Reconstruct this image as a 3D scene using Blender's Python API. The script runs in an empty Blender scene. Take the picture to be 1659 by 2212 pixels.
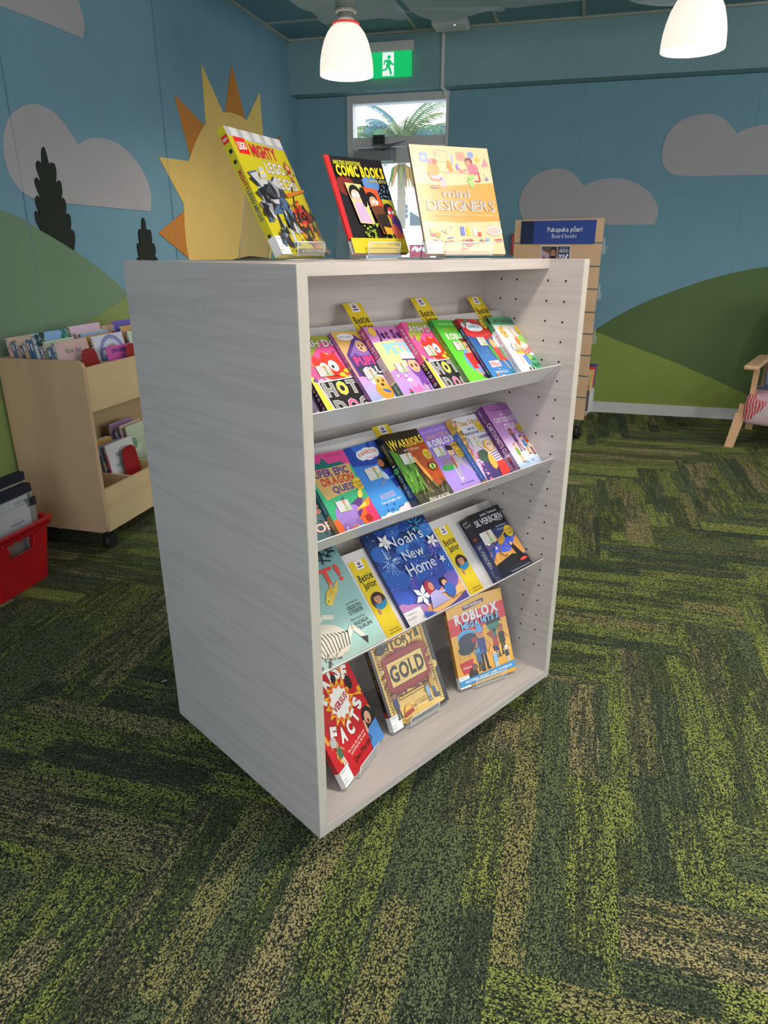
import bpy, bmesh, math, random
from mathutils import Vector, Matrix
from mathutils.geometry import tessellate_polygon
scene = bpy.context.scene
C = scene.collection
R = math.radians
# ------------------------------------------------------------------ camera, world, lights
CAM_H = 1.298; PITCH = R(20.884); HEAD = R(15.2); FPX = 1489.1
cam_d = bpy.data.cameras.new('camera'); cam = bpy.data.objects.new('camera', cam_d); C.objects.link(cam)
cam.location = (0, 0, CAM_H); cam.rotation_euler = (R(90)-PITCH, 0, HEAD)
cam_d.sensor_fit = 'HORIZONTAL'; cam_d.sensor_width = 36; cam_d.lens = 36*FPX/1659
cam_d.clip_start = .02; cam_d.clip_end = 200
scene.camera = cam
vs = scene.view_settings
scene.display_settings.display_device = 'sRGB'
vs.view_transform = 'Standard'; vs.look = 'None'; vs.gamma = 1; vs.use_curve_mapping = False
vs.exposure = 0.24
scene.render.film_transparent = False
WORLD_STR = 3.0; LAMP_W = 8.0; KEY_W = 15.0; SIDE_W = 27.0
def world():
    w = bpy.data.worlds.new('sky'); scene.world = w; w.use_nodes = True
    n = w.node_tree.nodes; l = w.node_tree.links; n.clear()
    out = n.new('ShaderNodeOutputWorld'); bg = n.new('ShaderNodeBackground')
    tc = n.new('ShaderNodeTexCoord'); sx = n.new('ShaderNodeSeparateXYZ'); cr = n.new('ShaderNodeValToRGB')
    l.new(tc.outputs['Generated'], sx.inputs[0]); l.new(sx.outputs['Z'], cr.inputs[0])
    e = cr.color_ramp.elements
    e[0].position = 0.0; e[0].color = (1, .98, .95, 1)
    e[1].position = .6; e[1].color = (.62, .76, .95, 1)
    m = e.new(.20); m.color = (.95, .97, 1, 1)
    m = e.new(.30); m.color = (.66, .86, .95, 1)
    l.new(cr.outputs[0], bg.inputs[0]); bg.inputs[1].default_value = WORLD_STR
    l.new(bg.outputs[0], out.inputs[0])
world()
def area(name, loc, rot, sx, sy, power, col=(1, 1, 1), disk=False, portal=False, spread=None, parent=None):
    d = bpy.data.lights.new(name, 'AREA'); o = bpy.data.objects.new(name, d); C.objects.link(o)
    o.location = loc; o.rotation_euler = rot
    d.shape = 'DISK' if disk else 'RECTANGLE'; d.size = sx
    if not disk: d.size_y = sy
    d.energy = power; d.color = col
    if portal: d.cycles.is_portal = True
    if spread: d.spread = spread
    if parent: o.parent = parent
    return o
area('door_portal', (-1.54, 6.16, 1.3), (R(-90), 0, 0), .9, 2.4, 1, portal=True)
area('window_portal', (0.9, -2.92, 1.5), (R(90), 0, 0), 5.2, 2.1, 1, portal=True)
area('side_portal', (4.42, 1.5, 1.5), (R(90), 0, R(90)), 5.0, 2.1, 1, portal=True)

# ------------------------------------------------------------------ helpers
def lin(c):
    c = c.lstrip('#')
    if len(c) == 3: c = ''.join(k*2 for k in c)
    v = [int(c[i:i+2], 16)/255 for i in (0, 2, 4)]
    return tuple(x/12.92 if x <= .04045 else ((x+.055)/1.055)**2.4 for x in v)
def link(o, parent=None):
    C.objects.link(o)
    if parent: o.parent = parent
    return o
def tag(o, label=None, cat=None, group=None, kind=None):
    if label: o['label'] = label
    if cat: o['category'] = cat
    if group: o['group'] = group
    if kind: o['kind'] = kind
    return o
def wof(o):
    return o.matrix_basis if o.parent is None else wof(o.parent) @ o.matrix_parent_inverse @ o.matrix_basis
def empty(name, M=None, loc=None, rz=0):
    o = bpy.data.objects.new(name, None); o.empty_display_size = .05; C.objects.link(o)
    if M is not None: o.matrix_basis = M
    elif loc is not None: o.location = loc; o.rotation_euler = (0, 0, rz)
    return o
class MB:
    """collects shapes and links them as one mesh"""
    def __init__(s): s.b = bmesh.new(); s.mi = 0
    def box(s, x0, y0, z0, x1, y1, z1, M=None, bev=0):
        r = bmesh.ops.create_cube(s.b, size=1)
        T = Matrix.Translation(((x0+x1)/2, (y0+y1)/2, (z0+z1)/2)) @ Matrix.Diagonal((abs(x1-x0), abs(y1-y0), abs(z1-z0), 1))
        if M is not None: T = M @ T
        bmesh.ops.transform(s.b, matrix=T, verts=r['verts'])
        fs = set(f for v in r['verts'] for f in v.link_faces)
        for f in fs: f.material_index = s.mi
        if bev:
            es = set(e for v in r['verts'] for e in v.link_edges)
            rr = bmesh.ops.bevel(s.b, geom=list(es), offset=bev, segments=2, affect='EDGES', profile=.5)
            for f in rr['faces']: f.material_index = s.mi
        return s
    def cyl(s, p0, p1, r0, r1=None, n=16, caps=True):
        r1 = r0 if r1 is None else r1
        p0 = Vector(p0); p1 = Vector(p1); d = p1-p0
        r = bmesh.ops.create_cone(s.b, cap_ends=caps, segments=n, radius1=r0, radius2=r1, depth=d.length)
        T = Matrix.Translation((p0+p1)/2) @ d.to_track_quat('Z', 'Y').to_matrix().to_4x4()
        bmesh.ops.transform(s.b, matrix=T, verts=r['verts'])
        for f in set(f for v in r['verts'] for f in v.link_faces):
            f.material_index = s.mi; f.smooth = len(f.verts) == 4
        return s
    def lathe(s, prof, n=32, M=None, close=False):
        M = M or Matrix()
        rows = []
        for r, z in prof:
            rows.append([s.b.verts.new(M @ Vector((r*math.cos(2*math.pi*i/n), r*math.sin(2*math.pi*i/n), z))) for i in range(n)])
        rng = range(len(rows)) if close else range(len(rows)-1)
        for k in rng:
            a, b = rows[k], rows[(k+1) % len(rows)]
            for i in range(n):
                f = s.b.faces.new((a[i], a[(i+1) % n], b[(i+1) % n], b[i])); f.smooth = True; f.material_index = s.mi
        return s
    def prism(s, pts, fn, t0, t1):
        """polygon pts (2D) extruded: fn(a,b,t)->xyz"""
        A = [s.b.verts.new(fn(a, b, t0)) for a, b in pts]; B = [s.b.verts.new(fn(a, b, t1)) for a, b in pts]
        tri = tessellate_polygon([[Vector((a, b, 0)) for a, b in pts]])
        for t in tri:
            for L in (A, B):
                try: f = s.b.faces.new([L[i] for i in t]); f.material_index = s.mi
                except ValueError: pass
        n = len(pts)
        for i in range(n):
            try: f = s.b.faces.new((A[i], A[(i+1) % n], B[(i+1) % n], B[i])); f.material_index = s.mi
            except ValueError: pass
        return s
    def tube(s, pts, r, n=8):
        pts = [Vector(p) for p in pts]; rows = []
        for i, p in enumerate(pts):
            d = (pts[min(i+1, len(pts)-1)]-pts[max(i-1, 0)]).normalized()
            q = d.to_track_quat('Z', 'Y')
            rr = r[i] if isinstance(r, (list, tuple)) else r
            rows.append([s.b.verts.new(p+q @ Vector((rr*math.cos(2*math.pi*k/n), rr*math.sin(2*math.pi*k/n), 0))) for k in range(n)])
        for a, b in zip(rows, rows[1:]):
            for k in range(n):
                f = s.b.faces.new((a[k], a[(k+1) % n], b[(k+1) % n], b[k])); f.smooth = True; f.material_index = s.mi
        for row in (rows[0], rows[-1]):
            f = s.b.faces.new(row); f.material_index = s.mi
        return s
    def build(s, name, mats, parent=None, M=None):
        bmesh.ops.recalc_face_normals(s.b, faces=s.b.faces)
        me = bpy.data.meshes.new(name); s.b.to_mesh(me); s.b.free()
        for m in (mats if isinstance(mats, (list, tuple)) else [mats]): me.materials.append(m)
        o = bpy.data.objects.new(name, me); link(o, parent)
        if M is not None:
            if parent: o.matrix_parent_inverse = wof(parent).inverted()
            o.matrix_basis = M
        return o
def struct(o): o['kind'] = 'structure'; return o
def smooth_loop(pts, k=5):
    cs = [i for i, p in enumerate(pts) if len(p) == 3]
    if cs:      # points with a third entry are sharp corners
        pts = pts[cs[0]:]+pts[:cs[0]]; cs = [i for i, p in enumerate(pts) if len(p) == 3]+[len(pts)]
        P = [tuple(p[:2]) for p in pts]+[tuple(pts[0][:2])]; out = []
        for a, b in zip(cs, cs[1:]): out += smooth_open(P[a:b+1], k)[:-1]
        return out
    n = len(pts); out = []
    for i in range(n):
        p0, p1, p2, p3 = (pts[(i+j-1) % n] for j in range(4))
        for s in range(k):
            t = s/k
            out.append(tuple(.5*((2*p1[c])+(-p0[c]+p2[c])*t+(2*p0[c]-5*p1[c]+4*p2[c]-p3[c])*t*t+(-p0[c]+3*p1[c]-3*p2[c]+p3[c])*t**3) for c in (0, 1)))
    return out
def smooth_open(pts, k=5):
    out = []
    n = len(pts)
    for i in range(n-1):
        p0 = pts[max(i-1, 0)]; p1 = pts[i]; p2 = pts[i+1]; p3 = pts[min(i+2, n-1)]
        for s in range(k):
            t = s/k
            out.append(tuple(.5*((2*p1[c])+(-p0[c]+p2[c])*t+(2*p0[c]-5*p1[c]+4*p2[c]-p3[c])*t*t+(-p0[c]+3*p1[c]-3*p2[c]+p3[c])*t**3) for c in (0, 1)))
    out.append(pts[-1]); return out
_cw = Matrix.Rotation(HEAD, 3, 'Z') @ Matrix.Rotation(R(90)-PITCH, 3, 'X')
def ray(px, py): return _cw @ Vector(((px-829.5)/FPX, -(py-1106)/FPX, -1))
def on_x(px, py, x):
    d = ray(px, py); t = x/d.x; return (t*d.y, CAM_H+t*d.z)
def on_y(px, py, y):
    d = ray(px, py); t = y/d.y; return (t*d.x, CAM_H+t*d.z)
def on_z(px, py, z):
    d = ray(px, py); t = (z-CAM_H)/d.z; return (t*d.x, t*d.y)

# ------------------------------------------------------------------ materials
def newmat(name):
    m = bpy.data.materials.new(name); m.use_nodes = True
    n = m.node_tree.nodes; l = m.node_tree.links
    return m, n, l, n['Principled BSDF']
def plain(name, col, rough=.5, spec=.5, metal=0, coat=0, bump=0, bscale=200, emit=None, es=1, trans=0):
    m, n, l, p = newmat(name)
    p.inputs['Base Color'].default_value = (*lin(col), 1); p.inputs['Roughness'].default_value = rough
    p.inputs['Metallic'].default_value = metal; p.inputs['Specular IOR Level'].default_value = spec
    p.inputs['Coat Weight'].default_value = coat
    if trans: p.inputs['Transmission Weight'].default_value = trans
    if emit: p.inputs['Emission Color'].default_value = (*lin(emit), 1); p.inputs['Emission Strength'].default_value = es
    tc = n.new('ShaderNodeTexCoord'); nz = n.new('ShaderNodeTexNoise'); nz.inputs['Scale'].default_value = bscale
    l.new(tc.outputs['Object'], nz.inputs[0])
    mx = n.new('ShaderNodeMix'); mx.data_type = 'RGBA'; mx.blend_type = 'MULTIPLY'; mx.inputs[0].default_value = 1
    mr = n.new('ShaderNodeMapRange'); mr.inputs[3].default_value = .95; mr.inputs[4].default_value = 1.05
    l.new(nz.outputs[0], mr.inputs[0]); mx.inputs[6].default_value = (*lin(col), 1); l.new(mr.outputs[0], mx.inputs[7])
    l.new(mx.outputs[2], p.inputs['Base Color'])
    if bump:
        b = n.new('ShaderNodeBump'); b.inputs['Strength'].default_value = bump; b.inputs['Distance'].default_value = .002
        l.new(nz.outputs[0], b.inputs['Height']); l.new(b.outputs[0], p.inputs['Normal'])
    return m
def felt(name, col):
    m, n, l, p = newmat(name)
    tc = n.new('ShaderNodeTexCoord')
    a = n.new('ShaderNodeTexNoise'); a.inputs['Scale'].default_value = 130; a.inputs['Detail'].default_value = 6; a.inputs['Roughness'].default_value = .75
    b = n.new('ShaderNodeTexNoise'); b.inputs['Scale'].default_value = 6; b.inputs['Detail'].default_value = 2
    for q in (a, b): l.new(tc.outputs['Object'], q.inputs[0])
    ad = n.new('ShaderNodeMath'); ad.operation = 'MULTIPLY_ADD'; ad.inputs[1].default_value = .25; l.new(b.outputs[0], ad.inputs[0]); l.new(a.outputs[0], ad.inputs[2])
    mr = n.new('ShaderNodeMapRange'); mr.inputs[1].default_value = .3; mr.inputs[2].default_value = .95; mr.inputs[3].default_value = .86; mr.inputs[4].default_value = 1.14
    l.new(ad.outputs[0], mr.inputs[0])
    mx = n.new('ShaderNodeMix'); mx.data_type = 'RGBA'; mx.blend_type = 'MULTIPLY'; mx.inputs[0].default_value = 1
    mx.inputs[6].default_value = (*lin(col), 1); l.new(mr.outputs[0], mx.inputs[7]); l.new(mx.outputs[2], p.inputs['Base Color'])
    p.inputs['Roughness'].default_value = 1; p.inputs['Specular IOR Level'].default_value = .1
    bm = n.new('ShaderNodeBump'); bm.inputs['Strength'].default_value = .25; bm.inputs['Distance'].default_value = .002
    l.new(a.outputs[0], bm.inputs['Height']); l.new(bm.outputs[0], p.inputs['Normal'])
    return m
def wood(name, c0, c1, axis='Z', scale=9, stretch=14, rough=.45, fine=.25, ring=1.0):
    m, n, l, p = newmat(name)
    tc = n.new('ShaderNodeTexCoord'); mp = n.new('ShaderNodeMapping')
    sc = [stretch]*3; sc['XYZ'.index(axis)] = 1.0
    mp.inputs['Scale'].default_value = [s*scale/stretch*1.0 for s in sc]
    l.new(tc.outputs['Object'], mp.inputs[0])
    nz = n.new('ShaderNodeTexNoise'); nz.inputs['Scale'].default_value = 1.0; nz.inputs['Detail'].default_value = 3; nz.inputs['Distortion'].default_value = .4
    l.new(mp.outputs[0], nz.inputs[0])
    mul = n.new('ShaderNodeMath'); mul.operation = 'MULTIPLY'; mul.inputs[1].default_value = 22*ring; l.new(nz.outputs[0], mul.inputs[0])
    fr = n.new('ShaderNodeMath'); fr.operation = 'SINE'; l.new(mul.outputs[0], fr.inputs[0])
    pw = n.new('ShaderNodeMapRange'); pw.inputs[1].default_value = -.2; pw.inputs[2].default_value = 1; l.new(fr.outputs[0], pw.inputs[0])
    f2 = n.new('ShaderNodeTexNoise'); f2.inputs['Scale'].default_value = 7; f2.inputs['Detail'].default_value = 5; f2.inputs['Roughness'].default_value = .7
    l.new(mp.outputs[0], f2.inputs[0])
    ad = n.new('ShaderNodeMath'); ad.operation = 'MULTIPLY_ADD'; ad.inputs[1].default_value = .32
    l.new(pw.outputs[0], ad.inputs[0])
    m2 = n.new('ShaderNodeMath'); m2.operation = 'MULTIPLY'; m2.inputs[1].default_value = fine*2; l.new(f2.outputs[0], m2.inputs[0]); l.new(m2.outputs[0], ad.inputs[2])
    mx = n.new('ShaderNodeMix'); mx.data_type = 'RGBA'; l.new(ad.outputs[0], mx.inputs[0])
    mx.inputs[6].default_value = (*lin(c0), 1); mx.inputs[7].default_value = (*lin(c1), 1)
    l.new(mx.outputs[2], p.inputs['Base Color']); p.inputs['Roughness'].default_value = rough; p.inputs['Specular IOR Level'].default_value = .35
    bm = n.new('ShaderNodeBump'); bm.inputs['Strength'].default_value = .08; bm.inputs['Distance'].default_value = .001
    l.new(f2.outputs[0], bm.inputs['Height']); l.new(bm.outputs[0], p.inputs['Normal'])
    return m
def glassy(name, col='ffffff', rough=.02, alpha=.12, edge=.55):
    """clear sheet: see-through, brighter reflection towards grazing angles"""
    m, n, l, p = newmat(name)
    p.inputs['Base Color'].default_value = (*lin(col), 1); p.inputs['Roughness'].default_value = .3
    out = n['Material Output']
    tr = n.new('ShaderNodeBsdfTransparent'); tr.inputs[0].default_value = (.985, .99, .99, 1)
    gl = n.new('ShaderNodeBsdfGlossy'); gl.inputs['Roughness'].default_value = rough
    lw = n.new('ShaderNodeLayerWeight'); lw.inputs[0].default_value = .5
    pw = n.new('ShaderNodeMath'); pw.operation = 'POWER'; pw.inputs[1].default_value = 4; l.new(lw.outputs['Facing'], pw.inputs[0])
    ma = n.new('ShaderNodeMath'); ma.operation = 'MULTIPLY_ADD'; ma.inputs[1].default_value = edge; ma.inputs[2].default_value = .03; l.new(pw.outputs[0], ma.inputs[0])
    m1 = n.new('ShaderNodeMixShader'); l.new(ma.outputs[0], m1.inputs[0]); l.new(tr.outputs[0], m1.inputs[1]); l.new(gl.outputs[0], m1.inputs[2])
    m2 = n.new('ShaderNodeMixShader'); m2.inputs[0].default_value = alpha; l.new(m1.outputs[0], m2.inputs[1]); l.new(p.outputs[0], m2.inputs[2])
    l.new(m2.outputs[0], out.inputs[0])
    return m
def printed(name, rough=.32, coat=.25):
    m, n, l, p = newmat(name)
    a = n.new('ShaderNodeVertexColor'); a.layer_name = 'Col'
    nz = n.new('ShaderNodeTexNoise'); nz.inputs['Scale'].default_value = 60; nz.inputs['Detail'].default_value = 5
    tc = n.new('ShaderNodeTexCoord'); l.new(tc.outputs['Object'], nz.inputs[0])
    mr = n.new('ShaderNodeMapRange'); mr.inputs[3].default_value = .9; mr.inputs[4].default_value = 1.08; l.new(nz.outputs[0], mr.inputs[0])
    mx = n.new('ShaderNodeMix'); mx.data_type = 'RGBA'; mx.blend_type = 'MULTIPLY'; mx.inputs[0].default_value = 1
    l.new(a.outputs[0], mx.inputs[6]); l.new(mr.outputs[0], mx.inputs[7]); l.new(mx.outputs[2], p.inputs['Base Color'])
    p.inputs['Roughness'].default_value = rough; p.inputs['Coat Weight'].default_value = coat; p.inputs['Coat Roughness'].default_value = .12
    return m
def carpet():
    m, n, l, p = newmat('carpet_planks')
    def M(op, a, b=None, c=None):
        q = n.new('ShaderNodeMath'); q.operation = op
        for i, v in enumerate((a, b, c)):
            if v is None: continue
            if isinstance(v, (int, float)): q.inputs[i].default_value = v
            else: l.new(v, q.inputs[i])
        return q.outputs[0]
    def mixv(f, a, b):  # a*(1-f)+b*f
        return M('MULTIPLY_ADD', f, M('SUBTRACT', b, a), a)
    tc = n.new('ShaderNodeTexCoord'); sx = n.new('ShaderNodeSeparateXYZ'); l.new(tc.outputs['Object'], sx.inputs[0])
    x = M('DIVIDE', M('SUBTRACT', sx.outputs[0], .2), .25); y = M('DIVIDE', M('SUBTRACT', sx.outputs[1], 1.21), .25)
    i = M('FLOOR', x); j = M('FLOOR', y); d = M('SUBTRACT', j, i)
    nn = M('FLOOR', M('DIVIDE', d, 8)); mm = M('SUBTRACT', d, M('MULTIPLY', nn, 8))
    isV = M('LESS_THAN', mm, 3.5)
    n8 = M('MULTIPLY', nn, 8)
    alV = M('SUBTRACT', y, M('ADD', i, n8)); alH = M('SUBTRACT', x, M('SUBTRACT', M('SUBTRACT', j, 7), n8))
    al = mixv(isV, alH, alV); ac = mixv(isV, M('FRACT', y), M('FRACT', x))
    pid = M('ADD', M('ADD', mixv(isV, j, i), M('MULTIPLY', nn, 17.3)), M('MULTIPLY', isV, 131.7))
    def comb(a, b, c):
        q = n.new('ShaderNodeCombineXYZ')
        for k, v in enumerate((a, b, c)):
            if isinstance(v, (int, float)): q.inputs[k].default_value = v
            else: l.new(v, q.inputs[k])
        return q.outputs[0]
    def wn(v):
        q = n.new('ShaderNodeTexWhiteNoise'); q.noise_dimensions = '3D'; l.new(v, q.inputs[0]); return q.outputs[0]
    # colour blocks inside each plank: lanes across, each with its own breaks along
    rag = n.new('ShaderNodeTexNoise'); rag.inputs['Scale'].default_value = 1; rag.inputs['Detail'].default_value = 2; l.new(comb(M('MULTIPLY', ac, 60), M('MULTIPLY', al, 7), pid), rag.inputs[0])
    rg = M('MULTIPLY', M('SUBTRACT', rag.outputs[0], .5), .22)
    lane = M('FLOOR', M('MULTIPLY', M('ADD', M('ADD', ac, rg), M('MULTIPLY', wn(comb(pid, 3, 1)), .3)), 3.2))
    off = wn(comb(pid, lane, 5))
    blk = M('FLOOR', M('MULTIPLY', M('ADD', M('ADD', al, M('MULTIPLY', rg, 1.5)), M('MULTIPLY', off, 2)), .5))
    tone = wn(comb(pid, lane, blk))              # which yarn colour
    dens = wn(comb(pid, M('ADD', lane, 40), blk))  # how much of it
    # long streaks
    st = n.new('ShaderNodeTexNoise'); st.inputs['Scale'].default_value = 1; st.inputs['Detail'].default_value = 3; st.inputs['Roughness'].default_value = .65
    l.new(comb(M('MULTIPLY', ac, 11), M('MULTIPLY', al, 1.1), M('MULTIPLY', pid, 3.1)), st.inputs[0])
    st2 = n.new('ShaderNodeTexNoise'); st2.inputs['Scale'].default_value = 1; st2.inputs['Detail'].default_value = 2
    l.new(comb(M('MULTIPLY', ac, 34), M('MULTIPLY', al, 1.6), M('MULTIPLY', pid, 1.7)), st2.inputs[0])
    # tufts: staggered dots
    ta = M('MULTIPLY', ac, 62); tb = M('MULTIPLY', al, 50)
    row = M('FLOOR', ta); tb2 = M('ADD', tb, M('MULTIPLY', wn(comb(row, pid, 2)), 1))
    vo = n.new('ShaderNodeTexVoronoi'); vo.inputs['Scale'].default_value = 1; vo.inputs['Randomness'].default_value = .75
    l.new(comb(ta, tb2, pid), vo.inputs[0])
    cell = n.new('ShaderNodeSeparateColor'); l.new(vo.outputs['Color'], cell.inputs[0])
    dens2 = M('ADD', M('MULTIPLY', dens, .42), .18)
    v = M('ADD', M('ADD', M('MULTIPLY', st.outputs[0], 1.1), M('MULTIPLY', st2.outputs[0], 1.1)), M('MULTIPLY', cell.outputs[0], .38))
    on = n.new('ShaderNodeMapRange'); l.new(v, on.inputs[0])
    th = M('SUBTRACT', 1.60, dens2); l.new(th, on.inputs[1]); l.new(M('ADD', th, .14), on.inputs[2])
    tuft = n.new('ShaderNodeMapRange'); l.new(vo.outputs['Distance'], tuft.inputs[0]); tuft.inputs[1].default_value = .66; tuft.inputs[2].default_value = .38
    ramp = n.new('ShaderNodeValToRGB'); ramp.color_ramp.interpolation = 'CONSTANT'; e = ramp.color_ramp.elements
    cols = [(0, '6f7a52'), (.16, '919a50'), (.42, '9c9660'), (.55, '727d56'), (.66, '9ba354'), (.86, 'ab9f70')]
    e[0].color = (*lin(cols[0][1]), 1); e[1].position = cols[1][0]; e[1].color = (*lin(cols[1][1]), 1)
    for ps, c in cols[2:]: q = e.new(ps); q.color = (*lin(c), 1)
    l.new(tone, ramp.inputs[0])
    base = n.new('ShaderNodeMix'); base.data_type = 'RGBA'; l.new(dens, base.inputs[0])
    base.inputs[6].default_value = (*lin('353e38'), 1); base.inputs[7].default_value = (*lin('444e47'), 1)
    c1 = n.new('ShaderNodeMix'); c1.data_type = 'RGBA'; l.new(M('ADD', M('MULTIPLY', on.outputs[0], .76), .2), c1.inputs[0]); l.new(base.outputs[2], c1.inputs[6]); l.new(ramp.outputs[0], c1.inputs[7])
    c2 = n.new('ShaderNodeMix'); c2.data_type = 'RGBA'; l.new(tuft.outputs[0], c2.inputs[0]); c2.inputs[6].default_value = (*lin('232b24'), 1); l.new(c1.outputs[2], c2.inputs[7])
    l.new(c2.outputs[2], p.inputs['Base Color']); p.inputs['Roughness'].default_value = 1; p.inputs['Specular IOR Level'].default_value = .08
    bm = n.new('ShaderNodeBump'); bm.inputs['Strength'].default_value = .5; bm.inputs['Distance'].default_value = .003
    l.new(tuft.outputs[0], bm.inputs['Height']); l.new(bm.outputs[0], p.inputs['Normal'])
    return m
MT = dict(
 blue=felt('blue_felt', '7aa2b6'), blue2=felt('blue_felt_bulkhead', '86a9b2'), ceil=felt('ceiling_tile_blue', '7398a6'),
 grid=plain('grid_bar', 'a9b2a8', .6), cloud=felt('grey_felt', 'b3b0b6'), sage=felt('sage_felt', '79947a'), olive=felt('olive_felt', '8a9c62'),
 dkgreen=felt('dark_green_felt', '62784f'), olive2=felt('grass_green_felt', '8ea054'), tree=felt('charcoal_felt', '333833'),
 sun=felt('sun_yellow_felt', 'f0cc7c'), ray1=felt('ray_yellow_felt', 'eecb78'), ray2=felt('ray_orange_felt', 'cc8844'),
 white=plain('white_paint', 'd4d4d6', .5), frame=plain('aluminium_frame', 'c9cccf', .4, metal=.1), grey=plain('grey_metal', '90949a', .35, metal=.5),
 black=plain('black_metal', '22262c', .5), pale=wood('pale_ash_panel', 'c6bfbe', 'aea7a7', 'Y', scale=22, stretch=20, fine=.34, ring=1.2),
 paleX=wood('pale_ash_board', 'c4bcb9', 'aba3a0', 'X', scale=22, stretch=20, fine=.3, ring=1.2), paleZ=wood('pale_ash_edge', 'c2beb6', 'aca79e', 'Z', scale=22, fine=.35),
 maple=wood('maple_panel', 'c9aa8a', 'b08f70', 'Z', scale=3.5, stretch=12), mapleY=wood('maple_front', 'd3bb92', 'bfa47a', 'Y', scale=6, stretch=12),
 birch=wood('birch_slatwall', 'd8b698', 'c8a584', 'X', scale=4, stretch=10), tray=plain('tray_metal', 'd3d2d4', .38, metal=.15), hole=plain('peg_hole_dark', '1d1715', .9),
 red=plain('red_plastic', 'b8121d', .4, coat=.15), redm=plain('red_divider', '8f1016', .5), navy=plain('navy_webbing', '171c2e', .8), vinyl=glassy('clear_vinyl', 'dfe2e2', .08, .12),
 acr=glassy('clear_acrylic', 'e8eeee', .02, .10), acre=plain('acrylic_edge', 'd8dede', .15), rubber=plain('black_rubber', '141417', .6), chrome=plain('chrome', 'c8ccd4', .15, metal=1),
 chairw=wood('chair_beech', 'd8ae88', 'c39671', 'Z', scale=6), paper=plain('page_paper', 'e6e1d6', .8), print=printed('cover_print'), matte=printed('matte_print', .7, 0),
 holeg=plain('groove_aluminium', '9a9da0', .4, metal=.5), carpet=carpet())
# ------------------------------------------------------------------ room
WX, WY, CZ, BY, BZ = -2.395, 6.08, 2.82, 5.933, 2.45
RX, FY = 4.5, -3.0
def sbox(name, a, mat, **k):
    return struct(MB().box(*a, **k).build(name, mat))
sbox('floor', (WX-.2, FY-.1, -.05, RX+.1, WY+.12, 0), MT['carpet'])
# left wall with panel seams
wl = sbox('wall_left', (WX-.12, FY, 0, WX, WY+.1, CZ+.1), MT['blue'])
def lseam(p0, p1):
    a = on_x(*p0, WX); b = on_x(*p1, WX); ym = (a[0]+b[0])/2
    q = MB(); q.box(WX-.001, ym-.0012, .1, WX+.0045, ym+.0012, CZ); q.build('panel_seam', plain('seam_dark', '6488a0', .9) if 'seam_dark' not in bpy.data.materials else bpy.data.materials['seam_dark'], wl)  # panel joint: thin strip a little darker than the wall felt
lseam((0, 130), (20, 250)); lseam((326, 0), (360, 340))
# back wall around the door
DX0, DX1, DZ = -1.96, -1.125, 2.447
wb = MB(); wb.box(WX, WY, 0, DX0, WY+.12, BZ+.05); wb.box(DX1, WY, 0, RX, WY+.12, BZ+.05); wb.box(WX, WY, DZ, RX, WY+.12, CZ+.1)
wb = struct(wb.build('wall_back', MT['blue']))
for px, py in ((1258, 250), (1590, 520)):
    xx = on_y(px, py, WY)[0]
    MB().box(xx-.002, WY-.0008, .1, xx+.002, WY, BZ).build('panel_seam', plain('seam_pale', '7396a6', .9), wb)
sbox('trim_1', (WX, BY, BZ, RX, WY, CZ), MT['blue2'])      # bulkhead over the door
wr = MB(); wr.box(RX, FY, 0, RX+.12, WY, .5); wr.box(RX, FY, 2.5, RX+.12, WY, CZ); wr.box(RX, FY, .5, RX+.12, -1, 2.5); wr.box(RX, 4, .5, RX+.12, WY+.1, 2.5)
struct(wr.build('wall_right', MT['white']))
wf = MB(); wf.box(WX, FY-.12, 0, RX, FY, .5); wf.box(WX, FY-.12, 2.5, RX, FY, CZ); wf.box(WX, FY-.12, .5, -1.7, FY, 2.5); wf.box(3.5, FY-.12, .5, RX, FY, 2.5)
struct(wf.build('wall_front', MT['white']))
for nm, (hx, fx) in {'window_2': (0, 1), 'window_3': (1, 0)}.items():
    q = MB()
    if nm == 'window_2':
        for x in (-1.7, -.4, .9, 2.2, 3.46): q.box(x, FY-.08, .5, x+.04, FY-.03, 2.5)
        q.box(-1.7, FY-.08, .5, 3.5, FY-.03, .54); q.box(-1.7, FY-.08, 2.46, 3.5, FY-.03, 2.5)
    else:
        for y in (-1, .25, 1.5, 2.75, 3.96): q.box(RX+.03, y, .5, RX+.08, y+.04, 2.5)
        q.box(RX+.03, -1, .5, RX+.08, 4, .54); q.box(RX+.03, -1, 2.46, RX+.08, 4, 2.5)
    struct(q.build(nm, MT['frame']))
# ceiling: blue tiles in a T-bar grid
ce = sbox('ceiling', (WX-.12, FY-.1, CZ+.004, RX+.12, WY+.12, CZ+.08), MT['ceil'])
g = MB()
x = -1.955
while x < RX: g.box(x-.012, FY, CZ-.002, x+.012, BY, CZ+.006); x += .6
y = 5.49
while y > FY: g.box(WX, y-.012, CZ-.002, RX, y+.012, CZ+.006); y -= .6
g.build('ceiling_grid', MT['grid'], ce)
g = MB(); g.box(WX, FY, CZ-.012, WX+.02, BY, CZ+.004); g.box(WX, BY-.02, CZ-.012, RX, BY, CZ+.004)
struct(g.build('trim_2', MT['grid']))
sbox('baseboard_back', (DX1, WY-.014, 0, RX, WY, .09), MT['white']); sbox('baseboard_left', (WX, FY, 0, WX+.014, WY, .09), MT['white'])
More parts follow.
